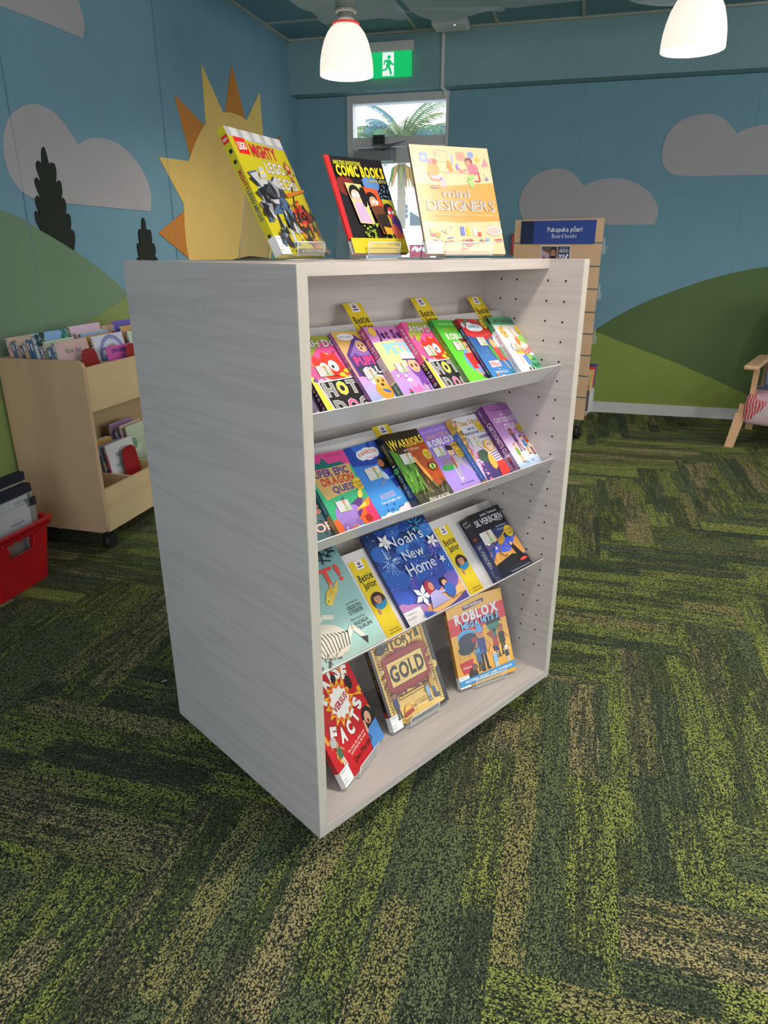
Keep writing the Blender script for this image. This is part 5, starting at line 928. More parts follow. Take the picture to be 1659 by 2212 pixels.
def mini(a, H):
    a.rect(0, 0, 100, H, 'd6b08e'); a.poly([(0, H*.30), (0, H*.65), (40, H*.63), (100, H*.67), (100, H*.31), (50, H*.29)], 'd98c46')
    a.rect(10, H*.84, 20, H*.93, '7a90c8'); a.ell(15, H*.885, 2.6, 2.6, 'e8dcd8'); a.line([(28, H*.86), (30, H*.96), (46, H*.95), (44, H*.85), (28, H*.86)], .6, '8a7a8a'); a.scatter(9, 3, 30, H*.87, 43, H*.93, 2, 5, ['b86a6a', 'e8a88a', '8a7a8a'], 'l'); a.rect(57, H*.87, 68, H*.95, 'e08a7a'); a.ell(76, H*.93, 4, 4, '7a8ac4'); a.poly([(80, H*.88), (84, H*.85), (87, H*.89), (83, H*.92)], 'e8a04a'); a.poly([(88, H*.82), (94, H*.91), (97, H*.83)], 'b87a8a'); a.rect(50, H*.83, 52, H*.92, '8a90c4')
    a.ell(25, H*.84, 6, 5, 'a87a8a'); a.ell(25, H*.775, 8, 7, 'e88a4a'); a.ell(28, H*.85, 3, 3.4, '9a5a4a'); a.line([(22, H*.70), (34, H*.70), (36, H*.62)], 5, '9a9ac8'); a.line([(17, H*.75), (21, H*.68), (32, H*.68)], 2, 'e0703a'); a.line([(20, H*.68), (16, H*.58)], .8, 'c8905a'); a.line([(28, H*.68), (32, H*.58)], .8, 'c8905a')
    a.line([(34, H*.755), (74, H*.755)], 1.6, 'c89a7a'); a.line([(38, H*.75), (36, H*.60)], .9, 'c89a7a'); a.line([(70, H*.75), (74, H*.62)], .9, 'c89a7a'); a.scatter(16, 5, 36, H*.765, 72, H*.79, 1, 2.2, ['b87a7a', 'e0b08a', 'd8583a', 'f0e0d0']); a.ell(46, H*.81, 3, 7, 'e8803a'); a.ell(56, H*.81, 1.6, 4, '8a6ac8')
    a.ell(72, H*.865, 5, 4.6, '7a4a5a'); a.ell(71, H*.845, 3.4, 3.6, 'c8886a'); a.ell(76, H*.79, 7, 7, 'd86a7a'); a.line([(76, H*.73), (68, H*.70), (72, H*.62)], 4.6, '8ab86a'); a.line([(82, H*.77), (83, H*.68), (76, H*.68)], 1.6, 'c83a3a'); a.ell(92, H*.76, 2.4, 4, 'e8d0a0'); a.rect(90, H*.69, 94, H*.72, '7a7aa8'); a.ell(24, H*.615, 6, 2, '8a6a6a')
    a.text('mini', 48.8, H*.556, 34, 9, 'f2dcc8', None, 0, .02, j=.15); a.text('mini', 48, H*.56, 34, 9, '8c857e', None, 0, .02, j=.15); a.text('DESIGNERS', 52.8, H*.445, 86, 12, 'f4e2d0', None, 0, .02, j=.45); a.text('DESIGNERS', 52, H*.45, 86, 12, '8c857e', None, 0, .02, j=.45); a.text('20 projects inspired by the great designers', 56, H*.36, 78, 2.6, 'f4c090')
    a.rect(8, H*.19, 16, H*.235, 'a8b86a'); a.rect(8, H*.165, 16, H*.19, 'd8586a'); a.ell(17, H*.175, 3.4, 3.4, 'd88a3a'); a.line([(22, H*.22), (28, H*.19), (36, H*.24), (34, H*.26), (27, H*.215)], 1.6, 'c8b09a'); a.rect(46, H*.17, 51, H*.25, '5a6ac0'); a.rect(54, H*.17, 58, H*.25, 'e8c04a'); a.rect(62, H*.17, 66, H*.23, 'e8dcd0'); a.rect(68, H*.165, 72, H*.20, 'd84a3a'); a.ell(90, H*.215, 10, 5.4, 'f4ece4'); 
    for rx in (8, 5.6, 3): a.ell(90, H*.215, rx, rx*.5, 'c8504a'); a.ell(90, H*.215, rx-.9, rx*.5-.6, 'f0d8cc')
    a.line([(28, H*.145), (36, H*.155)], 1.4, '7a8ac8'); a.line([(10, H*.13), (22, H*.12)], .8, 'b8806a'); a.line([(24, H*.11), (34, H*.12)], .8, 'd8383a'); a.line([(88, H*.13), (98, H*.135)], .9, 'c8302c'); a.line([(90, H*.115), (99, H*.12)], .8, '7a9ad0'); a.scatter(14, 8, 50, H*.08, 74, H*.13, 1.4, 2.6, ['d8483a', 'e0b04a', '6a7a6a', '8a6a5a']); a.line([(46, H*.06), (46, H*.13), (56, H*.13), (54, H*.06)], .8, 'a8806a'); a.ell(79, H*.13, 2.4, 2.4, '7a9ad0'); a.line([(42, H*.04), (52, H*.05)], .9, 'c8302c')
def mini_sp(a, H): a.rect(0, 0, 100, H, '8a7a6a')
def bookmark(a, H, low='Tāmaki Tūranga'):
    a.rect(0, 0, 100, H, 'd9c01e'); a.rect(34, H-46, 76, H-2, 'e4e2e6'); a.ell(55, H-17, 11, 10, 'b04a4a', n=16); a.ell(55, H-17, 8, 7, 'e4e2e6', n=16); a.ell(55, H-19, 7, 5, '3a4a8a', n=12); a.rect(41, H-38, 69, H-31, '3a4a8a')
    a.text('Bestie', 52, H*.775, 82, 34, '1e1218', None, 0, .05, j=.55, seed=4); a.text('Junior', 56, H*.675, 76, 33, '1e1218', None, 0, .05, j=.55, seed=6); y = H*.45
    a.ell(56, y, 42, 42, '6a4a3c', n=28); a.ell(56, y+2, 40, 38, '3a261e', n=24); a.ell(56, y+8, 20, 25, 'c08a6a', n=20); a.ell(56, y+22, 24, 14, '2e1e18', a0=0, a1=180, n=12); a.ell(48, y+10, 2.6, 2.2, '1a1210', n=8); a.ell(63, y+10, 2.6, 2.2, '1a1210', n=8); a.line([(52, y-1), (60, y-1)], 1.2, '8a4a3c')
    a.poly([(26, y-8), (52, y-16), (94, y-4), (90, y-30), (52, y-44), (28, y-34)], '2f86b8'); a.line([(52, y-16), (52, y-43)], 1.6, '1f5a86'); a.poly([(30, y-26), (22, y-44), (26, y-62), (38, y-62), (40, y-40)], 'b07a58')
    a.text('Tāmaki Tāngata', 58, H*.075, 58, 6, '2a2410'); a.text('Altogether Auckland', 58, H*.04, 68, 6, '2a2410')
BMW, BMH, BMT = .055, .208, .0006
def make_bookmark(label, M, card=None):
    H = 100*BMH/BMW; M = M
    o = MB().box(0, 0, 0, BMW, BMH, BMT).build('bookmark', printed_sheet_mats('c9b020'), None, M); tag(o, label, 'bookmark', 'yellow bookmarks on the sloped shelves')
    a = Art(H); bookmark(a, H); a.mesh('bookmark_print', sheet_fn(BMW, BMT+.00003), MT['matte'], o)
    return o

# ---- row of paperbacks on each sloped shelf: each leans over the one to its left
def rotz(a): return Matrix.Rotation(R(a), 4, 'Z')
def shelf_row(k, row):
    prev = None
    for (u, s, phi, name, label, w, h, t, draw, sp, sc, ex) in row:
        L0 = .0015
        if prev:
            pu, pL, pt, pth, pw = prev
            if u < pu+pw-.003: L0 = max(.0015, pL+pt/math.cos(pth)-(u-pu)*math.tan(pth)+.0012)
        th = math.asin(min(.4, (L0-.001)/w)) if L0 > .002 else 0
        M = tray_frame(k, u, s, L0) @ Matrix.Rotation(th, 4, 'Y') @ rotz(phi)
        make_book(name, label, w, h, t, M, draw, sp, sc, group='children\'s paperbacks faced out on the sloped shelves', extras=ex)
        prev = (u, L0, t, th, w)
shelf_row(1, [
 (.036, .002, 0, 'paperback', 'thin dark violet paperback half hidden at the left end of the top sloped shelf', .125, .150, .006, lambda a, H: (a.rect(0, 0, 100, H, '4a3a5a', '6a5a86'), a.scatter(20, 3, 0, 0, 100, H, 4, 10, ['7a6a94', '3a2c48', 'a89ac0'], 't')), None, '3a2c48', ()),
 (.130, .002, 0, 'paperback', 'pink paperback with a red big-eyed cartoon dog, nearest the left end of the top shelf', .130, .198, .014, hotdog, hotdog_sp, 'a83a74', (EX(35, 86),)),
 (.246, .002, 2, 'paperback', 'purple and gold PUPPY CLUB paperback with a golden puppy', .130, .198, .009, puppy, puppy_sp, '7a4a8a', (EX(34, 66),)),
 (.331, .002, 1.5, 'paperback', 'lilac paperback with a purple-haired girl in a white captain cap', .130, .198, .017, jet, jet_sp, 'c8b8c4', (EX(34, 66),)),
 (.447, .002, 2, 'paperback', 'second pink paperback with a red cartoon dog, in the middle of the top shelf', .130, .198, .016, hotdog, hotdog_sp, 'a83a74', (EX(33, 88),)),
 (.553, .002, 2, 'paperback', 'bright green diary paperback on the top sloped shelf', .130, .198, .012, green, green_sp, '4a8a2f', (EX(36, 92),)),
 (.645, .002, 1.5, 'paperback', 'red topped blue paperback with a fairy in a red dress', .130, .196, .011, stella, stella_sp, '1c2450', (EX(40, 96), ST(86, 138))),
 (.768, .002, 0, 'paperback', 'green and white paperback with badgers at the right end of the top shelf', .127, .194, .014, stink, stink_sp, 'b8bcc4', (EX(33, 76, 26, -10), ST(84, 118))),
])
shelf_row(2, [
 (.032, .002, 0, 'paperback', 'dark teal paperback at the left end of the second sloped shelf', .118, .19, .010, rest_unknown, None, '24363c', ()),
 (.140, .002, 0, 'paperback', 'green and pink paperback with a purple fire breathing dragon', .130, .196, .014, dragon, dragon_sp, '2a7a86', (EX(36, 50), ST(92, 82, 12))),
 (.278, .002, 2, 'paperback', 'sky blue paperback with a dark-haired fairy above pink clouds', .130, .198, .008, sophie, sophie_sp, '3a7ac8', (EX(38, 92, 34), ST(90, 136))),
 (.376, .002, 0, 'paperback', 'dark green and orange paperback with a green cat eye', .130, .198, .024, warriors, warriors_sp, '12140f', (EX(32, 96, 30), ST(88, 96))),
 (.513, .002, 1, 'paperback', 'lavender diary paperback with a cartoon knight in grey armour', .128, .198, .013, diary, diary_sp, '7a62a8', (EX(30, 98, 28), ST(80, 84))),
 (.630, .002, 2.5, 'paperback', 'pale paperback with a golden-haired figure in a striped top and red skirt', .130, .196, .016, thea, thea_sp, '3a72b8', (EX(38, 92, 32), ST(82, 120))),
 (.752, .002, 1, 'paperback', 'thick purple paperback with four children at the right of the second sloped shelf', .130, .205, .028, cartoon, cartoon_sp, '5a2a68', (ST(88, 92),)),
])
shelf_row(3, [
 (.048, .002, 1, 'picture_book', 'pale teal picture book with orange ST! lettering and a zebra, partly behind the side panel', .238, .262, .009, stbook, None, '7aa4a6', ()),
 (.366, .002, 0, 'picture_book', 'deep blue picture book with white flowers and two figures sitting together', .232, .258, .009, noah, None, '1c2c66', ()),
 (.715, .002, 0, 'paperback', 'thick midnight blue paperback with a gold dragon on the lowest sloped shelf', .138, .200, .042, silver, silver_sp, '1f2e6a', (EX(20, 88, 38), ST(86, 84, 13))),
])
# library label on the blue picture book
for u, s, k, lab in ((.344, .082, 1, 'yellow bookmark card standing up behind the purple PUPPY CLUB book'), (.566, .084, 1, 'yellow bookmark card standing up behind the bright green diary'), (.779, .076, 1, 'yellow bookmark card standing up behind the green and white badger book'),
                     (.110, .070, 1, 'yellow bookmark card barely showing at the far left of the top sloped shelf'), (.398, .033, 2, 'yellow bookmark card poking out above the dark cat eye book'),
                     (.297, .003, 3, 'yellow bookmark card lying between the zebra book and the deep blue book'), (.616, .003, 3, 'yellow bookmark card lying between the deep blue book and the midnight blue book')):
    M = tray_frame(k, u, s, .0004)
    if s > .06: M = tray_frame(k, u, s, .0004)
    make_bookmark(lab, M)
q = Art(60); q.rect(0, 0, 100, 60, 'e0e0e4'); q.text("Children's", 38, 46, 62, 10, '2a2a2e'); q.text('Graphics', 32, 28, 52, 10, '2a2a2e')
nb = [o for o in bpy.data.objects if o.get('label', '').startswith('deep blue picture')][0]
q.mesh('library_label', lambda x, y, lv: (x*.0006, y*.0006+.001, .0115+lv), MT['matte'], nb)
ob = [(.866, .003)]

# ---- books on clear stands
def stand_pose(u, v, z, yaw, tilt):
    """matrix of a book leaning back by tilt, bottom-left front corner at u,v (unit frame)"""
    t_ = R(tilt); y_ = R(yaw); r_ = Vector((math.cos(y_), math.sin(y_), 0)); b_ = Vector((-r_.y, r_.x, 0))
    up = b_*math.sin(t_)+Vector((0, 0, math.cos(t_))); n_ = r_.cross(up)
    o = Vector((u, v, z))
    return UM @ Matrix(((r_.x, up.x, n_.x, o.x), (r_.y, up.y, n_.y, o.y), (r_.z, up.z, n_.z, o.z), (0, 0, 0, 1)))
def easel(u, v, z, yaw, tilt, w, bw_, label, t, hgt=.17, off=.0, lip=.028):
    """bent clear sheet: back leg, foot, sloping face, front lip"""
    t_ = R(tilt); M = UM @ Matrix.Translation((u, v, z)) @ Matrix.Rotation(R(yaw), 4, 'Z')
    x0 = (bw_-w)/2+off; x1 = x0+w; ct, s_ = math.cos(t_), math.sin(t_); th = .0025; g = .012
    # side profile in (y,z): lip up front, shelf, face leaning back, rear leg down to the base
    fy = -t*ct-.002; n_ = (-ct, s_)
    shelf0 = (0+.001, g-.002); P = [(-t-.010, g+lip*.9), (-t-.008, g-.002), (.004, g-.002), (.004+hgt*s_, g-.002+hgt*ct), (.012+hgt*s_, g-.004+hgt*ct), (.055+hgt*s_*.9, 0.0015), (-.01, .0015)]
    q = MB()
    for (a0, b0), (a1, b1) in zip(P, P[1:]):
        L = math.hypot(a1-a0, b1-b0); ny, nz = -(b1-b0)/L*th/2, (a1-a0)/L*th/2
        q.prism([(a0+ny, b0+nz), (a1+ny, b1+nz), (a1-ny, b1-nz), (a0-ny, b0-nz)], lambda y, zz, t2: (t2, y, zz), x0, x1)
    o = q.build('book_stand', MT['acr'], None, M); tag(o, label, 'book stand', 'clear acrylic book stands')
    q = MB()
    for xx in (x0, x1):
        q.tube([(xx, a, b) for a, b in P], .0012, 5)
    q.tube([(x0, P[0][0], P[0][1]), (x1, P[0][0], P[0][1])], .0014, 6); q.tube([(x0, P[-1][0], P[-1][1]), (x1, P[-1][0], P[-1][1])], .0012, 6)
    q.build('polished_edge', MT['acre'], o)
TOPZ = Z1
def stood(args, M_args, st):
    (nm, lab, w, h, t, draw, sp, sc, hard, stick, ex) = args; u, v, z, yaw, tilt = M_args
    # u,v is the front-bottom-left corner; step back by the book's thickness
    M = stand_pose(u, v, z+.012, yaw, tilt) @ Matrix.Translation((0, 0, -t))
    make_book(nm, lab, w, h, t, M, draw, sp, sc, hard=hard, label_sticker=stick, extras=ex, group='books faced out on clear stands')
    t_ = R(tilt); y_ = R(yaw); b_ = Vector((-math.sin(y_), math.cos(y_)))
    uu, vv = u+b_.x*t*math.cos(t_), v+b_.y*t*math.cos(t_)
    easel(uu, vv, z, yaw, tilt, st[0], w, st[1], t, hgt=st[2])
stood(('hardcover_book', 'yellow hardcover with grey and red robots on top of the bookcase', .215, .272, .018, lego, lego_sp, 'c8bc14', True, (.040, .040), ()), (.196, .300, TOPZ, 22.6, 26.7), (.12, 'clear stand holding up the yellow robot book', .17))
stood(('paperback', 'dark COMIC BOOKS graphic history with a red spine on top of the bookcase', .172, .228, .006, comic, comic_sp, 'd0242c', False, (.046, .030), ()), (.385, .288, TOPZ, -.8, 24.7), (.10, 'clear stand holding up the dark COMIC BOOKS paperback', .14))
stood(('hardcover_book', 'peach MINI DESIGNERS book at the right of the bookcase top', .203, .259, .009, mini, mini_sp, 'b09a84', True, (.040, .030), ()), (.511, .180, TOPZ, -22.2, 25.6), (.12, 'clear stand holding up the peach MINI DESIGNERS book', .16))
BZ_ = Z0+UT
stood(('hardcover_book', 'red FALSE VERSUS FACTS book on the bottom board, cut off by the side panel', .208, .262, .014, falsef, None, 'a81018', False, (.040, .040), ()), (.117, .046, BZ_, 20, 28), (.10, 'clear stand in front of the red FALSE VERSUS FACTS book', .15))
stood(('hardcover_book', 'golden STORY OF GOLD hardcover in the middle of the bottom board', .215, .272, .017, gold, gold_sp, '191510', True, (.036, .040), ()), (.339, .108, BZ_, -1.8, 26.7), (.11, 'clear stand in front of the golden STORY OF GOLD book', .16))
stood(('hardcover_book', 'yellow and red MEGA HITS 3 hardcover at the right of the bottom board', .204, .254, .014, roblox, roblox_sp, 'b8842c', True, (.036, .034), ()), (.611, .106, BZ_, -14.5, 22.7), (.11, 'clear stand in front of the MEGA HITS 3 book', .15))
# ------------------------------------------------------------------ maple browser box on castors by the left wall
bx = empty('book_browser', loc=(-1.95, 2.44, 0)); tag(bx, 'maple book browser box on castors against the left wall, full of picture books', 'book box')
FX, BX, Y0, Y1, PT = -1.95, -2.372, 2.44, 3.47, .020
I4 = Matrix()
def bp(q, nm, mat): return q.build(nm, mat, bx, I4)
for ya in (Y0, Y1-PT):
    pts = [(BX, .10), (FX-.03, .10), (FX-.008, .108), (FX, .13), (FX, .835), (FX-.008, .857), (FX-.03, .866), (BX, .866)]
    bp(MB().prism(pts, lambda x, z, t, ya=ya: (x, ya+t, z), 0, PT), 'side_panel', MT['maple'])
bp(MB().box(FX-.022, Y0+PT, .10, FX-.004, Y1-PT, .297, bev=.001), 'front_board', MT['mapleY'])
bp(MB().box(FX-.022, Y0+PT, .648, FX-.004, Y1-PT, .836, bev=.001), 'front_board', MT['mapleY'])
bp(MB().box(BX, Y0+PT, .10, BX+.018, Y1-PT, .866), 'back_board', MT['mapleY'])
bp(MB().box(BX+.018, Y0+PT, .10, FX-.022, Y1-PT, .118), 'lower_tray', MT['mapleY'])
bp(MB().box(BX+.018, Y0+PT, .648, FX-.022, Y1-PT, .666), 'upper_tray', MT['mapleY'])
DV = [2.705, 2.960, 3.215]
for dy in DV:
    bp(MB().box(BX+.018, dy-.006, .118, FX-.022, dy+.006, .290), 'divider', MT['mapleY']); bp(MB().box(BX+.018, dy-.006, .666, FX-.022, dy+.006, .825), 'divider', MT['mapleY'])
for cx, cy in ((FX-.05, Y0+.06), (FX-.05, Y1-.06), (BX+.06, Y0+.06), (BX+.06, Y1-.06)):
    q = MB(); q.cyl((cx, cy, .06), (cx, cy, .09), .011, n=12); q.box(cx-.022, cy-.02, .085, cx+.022, cy+.02, .10); q.prism([(cy-.02, .055), (cy-.012, .072), (cy+.018, .072), (cy+.024, .05)], lambda y, z, t: (t, y, z), cx-.02, cx+.02)
    cs = bp(q, 'castor', MT['rubber']); MB().cyl((cx-.017, cy+.008, .033), (cx+.017, cy+.008, .033), .033, n=28).build('wheel', MT['rubber'], cs, I4)
rb = random.Random(12)
PALS = [('d8a8b0', 'e4c8c0'), ('a8c4e0', 'd8e4ee'), ('e8d8a0', 'c89a5a'), ('7a9a86', 'c8d8c0'), ('6a4a7a', 'b8a0c8'), ('3a4a5a', '8a9aa8'), ('c8a088', 'e8d4c4'), ('d86a8a', 'f0c0d0'), ('e0dcd4', 'f0eee8'), ('4a6a9a', '8ab0d8')]
NMS = ['pink', 'sky blue', 'sand', 'sage', 'violet', 'slate', 'tan', 'rose', 'cream', 'denim']
def generic(i, seed):
    c, c2 = PALS[i % 10]
    def f(a, H):
        r = random.Random(seed); a.rect(0, 0, 100, H, c, c2); a.scatter(10, seed, 0, H*.05, 100, H*.75, 8, 20, [c, c2, PALS[(i+3) % 10][0], PALS[(i+6) % 10][1]], r.choice('ct')); a.rect(12, H*.80, 88, H*.82, c2); a.scatter(7, seed+1, 15, H*.84, 85, H*.92, 3, 6, ['3a3a44', c], 'l')
    return f
def genspine(i):
    c, c2 = PALS[i % 10]
    return lambda a, H: (a.rect(0, 0, 100, H, c), a.rect(0, H*.84, 100, H*.97, '8a7a94'), a.rect(22, H*.86, 78, H*.95, 'e4e0e8'), a.text('L', 50, H*.905, 30, 34, '3a2a4a'))
def bin_book(x, y, z, w, h, t, lean, draw, i, label, group, gs=True):
    """faces +x, leans back towards the wall"""
    rt = Matrix.Translation((x, y, z)) @ Matrix.Rotation(R(90), 4, 'Z') @ Matrix.Rotation(R(90-lean), 4, 'X')
    return make_book('picture_book', label, w, h, t, rt, draw, genspine(i) if gs else None, PALS[i % 10][0], group=group)
def now_night(a, H): a.rect(0, 0, 100, H, 'b09aa8', 'd2b4b0'); a.rect(0, 0, 12, H, 'c8b0b4'); a.poly([(0, H*.30), (40, H*.36), (100, H*.30), (100, 0), (0, 0)], '6a7a8a'); a.text('Now that', 52, H*.84, 48, 11, '2f3a4e', None, 0, .0, j=.12); a.text('Night is Near', 54, H*.62, 70, 11, '2f3a4e', None, 0, .0, j=.12)
def bear_bird(a, H): a.rect(0, 0, 100, H, 'a8c4ec', '8ab0e4'); a.scatter(16, 2, 4, H*.72, 28, H, 4, 8, ['3a5a4a', '2a4a3c']); a.scatter(16, 5, 76, H*.76, 100, H*1.02, 4, 8, ['2f7a6a', '3a9a86']); a.text('Bear and Bird', 50, H*.74, 54, 8, '1f2a4a', None, 0, .03); a.text('Jarvis', 50, H*.86, 22, 4, '5a6a9a')
def arch(a, H): a.rect(0, 0, 100, H, 'c8d4e8', 'd4d8ea'); a.ell(55, H*.62, 44, 44, '8a90c4'); a.ell(55, H*.60, 36, 38, 'c8d0ec'); a.ell(56, H*.56, 28, 32, 'c49a94'); a.ell(56, H*.52, 18, 24, '9a4a5a')
def pinkbk(a, H): a.rect(0, 0, 100, H, 'd8a8c8', 'd8c0dc'); a.text('WITCH AND MOUSE', 52, H*.86, 84, 9, 'd85a7a', None, 0, .0, j=.3)
def magenta_low(a, H): a.rect(0, 0, 100, H, 'c04a9a', 'c85ab0'); a.text('SWASHBY', 50, H*.9, 60, 9, '3a2a6a', '6a4a9a', .04, .04, j=.3)
def purple_bk(a, H): a.rect(0, 0, 100, H, '5a4aa8', '6a58b8'); a.scatter(20, 3, 0, 0, 100, H, .6, 1.4, ['c8c0ec'])
def nora(a, H): a.rect(0, 0, 100, H, 'd4d8dc'); a.text('NORA', 52, H*.80, 46, 12, '4a7aa0', None, 0, .02, j=.3); a.text('NOTICES', 56, H*.63, 68, 11, '4a7aa0', None, 0, .02, j=.3); a.ell(16, H*.34, 10, 17, '5a7a3a'); a.ell(20, H*.28, 8, 10, '7a9a4a'); a.rect(30, H*.12, 60, H*.34, 'd8683a'); a.rect(13, H*.12, 19, H*.3, '6a5a3a')
GT = 'picture books standing in the top of the browser box'; GB = 'picture books standing in the bottom of the browser box'
SHORT = {'dusky pink NOW THAT NIGHT IS NEAR': 'NOW THAT NIGHT', 'light blue BEAR AND BIRD': 'BEAR AND BIRD', 'low magenta': 'the magenta one', 'pale': 'the archway one', 'lilac': 'the lilac one', 'plain speckled purple': 'the purple one', 'white': 'the white one'}
def column(y0, z, xs, w, tops, firsts, where, group, lean=10, seed=0):
    r = random.Random(seed)
    for k, x in enumerate(xs):
        i = r.randrange(10); ww = w*r.uniform(.86, 1.0); hh = tops*r.uniform(.90, 1.03); t = r.uniform(.008, .013); yy = y0+r.uniform(0, .008)
        if k in firsts: dr, ww, hh, lab = firsts[k]
        else:
            dr = generic(i, seed*31+k); ahead = [firsts[q][3].split(' picture book')[0] for q in sorted(firsts) if q < k]
            d_ = k-max([q for q in firsts if q < k], default=0)
            lab = '%s picture book %d behind %s %s' % (NMS[i], d_, SHORT.get(ahead[-1] if ahead else '', 'the front one'), where)
        bin_book(x, yy, z, ww, hh, t, lean, dr, i, lab, group)
column(2.478, .668, [-2.075, -2.102, -2.122, -2.142, -2.162, -2.182, -2.202, -2.222, -2.242, -2.262, -2.282, -2.302], .215, .27,
       {0: (now_night, .208, .265, 'dusky pink NOW THAT NIGHT IS NEAR picture book in the near row of the box'), 4: (bear_bird, .205, .300, 'light blue BEAR AND BIRD picture book with green trees')}, 'in the nearest top compartment', GT, seed=3)
column(2.722, .668, [-2.02, -2.075, -2.10, -2.125, -2.15, -2.175, -2.20, -2.225, -2.25, -2.275], .222, .275,
       {0: (magenta_low, .20, .215, 'low magenta picture book with outlined purple lettering at the front of the second row'), 1: (arch, .222, .262, 'pale picture book with a painted archway in the second row'), 5: (pinkbk, .215, .305, 'lilac picture book with pale pink title in the second row')}, 'in the second top compartment', GT, seed=5)
column(2.976, .668, [-2.06, -2.09, -2.13, -2.17, -2.20, -2.23, -2.26, -2.29], .222, .275,
       {2: (purple_bk, .22, .305, 'plain speckled purple picture book in the third row')}, 'in the third top compartment', GT, seed=8)
column(2.724, .120, [-2.085, -2.12, -2.14, -2.165, -2.19, -2.215], .215, .292,
       {0: (nora, .214, .300, 'white picture book with blue lettering and a green tree in the lower level')}, 'in the lower level', GB, seed=11)
column(2.980, .120, [-2.14, -2.17, -2.20, -2.23], .21, .33, {}, 'in the far lower compartment', GB, seed=15)
def bookend(x, y, z, h, label, w=.105):
    pts = smooth_loop([(0, 0, 1), (w, 0, 1), (w, h*.7), (w*.93, h*.93), (w*.72, h), (w*.28, h), (w*.07, h*.93), (0, h*.7)], 4)
    o = MB().prism(pts, lambda a, b, t: (x-t-b*.12, y+a, z+b), 0, .002); o.box(x-.09, y, z, x, y+w, z+.002); o = o.build('bookend', MT['redm']); tag(o, label, 'bookend', 'red metal bookends in the browser box')
bookend(-2.03, 2.575, .668, .222, 'rounded red bookend in front of the NOW THAT NIGHT IS NEAR book'); bookend(-1.985, 2.825, .668, .215, 'rounded red bookend at the front of the second row of the box'); bookend(-2.055, 2.795, .120, .268, 'rounded red bookend leaning on the white picture book', .115)

# ------------------------------------------------------------------ red crate with hanging book bags
cr = empty('storage_crate', loc=(-2.2, 2.06, 0)); tag(cr, 'red plastic crate on the carpet holding clear book bags', 'crate')
cx0, cx1, cy0, cy1, ch = -2.365, -2.065, 1.90, 2.185, .262
tp = .028
def crate_walls():
    q = MB(); n = 6
    def ring(z, e, inset):
        r = .03; P = []
        for (sx_, sy_) in ((1, 1), (-1, 1), (-1, -1), (1, -1)):
            ex, ey = (cx1+e-inset-r if sx_ > 0 else cx0-e+inset+r), (cy1+e-inset-r if sy_ > 0 else cy0-e+inset+r)
            a0 = {(1, 1): 0, (-1, 1): 90, (-1, -1): 180, (1, -1): 270}[(sx_, sy_)]
            for k in range(n+1): a = R(a0+90*k/n); P.append(q.b.verts.new((ex+r*math.cos(a), ey+r*math.sin(a), z)))
        return P
    rows = [ring(.002, 0, 0), ring(.165, tp*.62, 0), ring(.225, tp*.84, 0), ring(.236, tp*.88, 0), ring(.237, tp*.88+.010, 0), ring(.246, tp*.9+.012, 0), ring(.247, tp*.9, 0), ring(ch-.004, tp, 0), ring(ch-.003, tp+.014, 0), ring(ch+.006, tp+.015, 0), ring(ch+.006, tp, .006), ring(.225, tp*.84, .004), ring(.165, tp*.62, .004), ring(.006, 0, .004)]
    m = len(rows[0])
    for k, (a, b) in enumerate(zip(rows, rows[1:])):
        for i in range(m):
            # hand slot in the long face towards the room
            va = a[i].co; vb = a[(i+1) % m].co
            if k in (1, 11) and va.x > cx1-.06 and vb.x > cx1-.06 and abs(va.y-vb.y) > .05: 
                # split this quad into left, slot, right
                def L(p0, p1, t): return q.b.verts.new(p0.co.lerp(p1.co, t))
                t0, t1 = .24, .70; a0, a1, b0, b1 = a[i], a[(i+1) % m], b[i], b[(i+1) % m]
                A0, A1, B0, B1 = L(a0, a1, t0), L(a0, a1, t1), L(b0, b1, t0), L(b0, b1, t1)
                q.b.faces.new((a0, A0, B0, b0)); q.b.faces.new((A1, a1, b1, B1)); continue
            f = q.b.faces.new((a[i], a[(i+1) % m], b[(i+1) % m], b[i]))
    q.b.faces.new(rows[0]); q.b.faces.new(rows[-1])
    return q.build('crate_body', MT['red'], cr, I4)
crate_walls()
ym, yw = (cy0+cy1)/2, .066; xs_ = cx1+tp*.73
q = MB(); sl = [(xs_+.006, 2.045-.078, .228), (xs_-.000, 2.045-.062, .166), (xs_-.000, 2.045+.052, .166), (xs_+.006, 2.045+.072, .228)]
q.tube(sl, .0035, 6)
for yy in (1.94, 1.985, 2.03, 2.075, 2.12): q.box(xs_+.002, yy-.0015, .224, xs_+.016, yy+.0015, .250)
q.build('handle_rim', MT['red'], cr, I4)
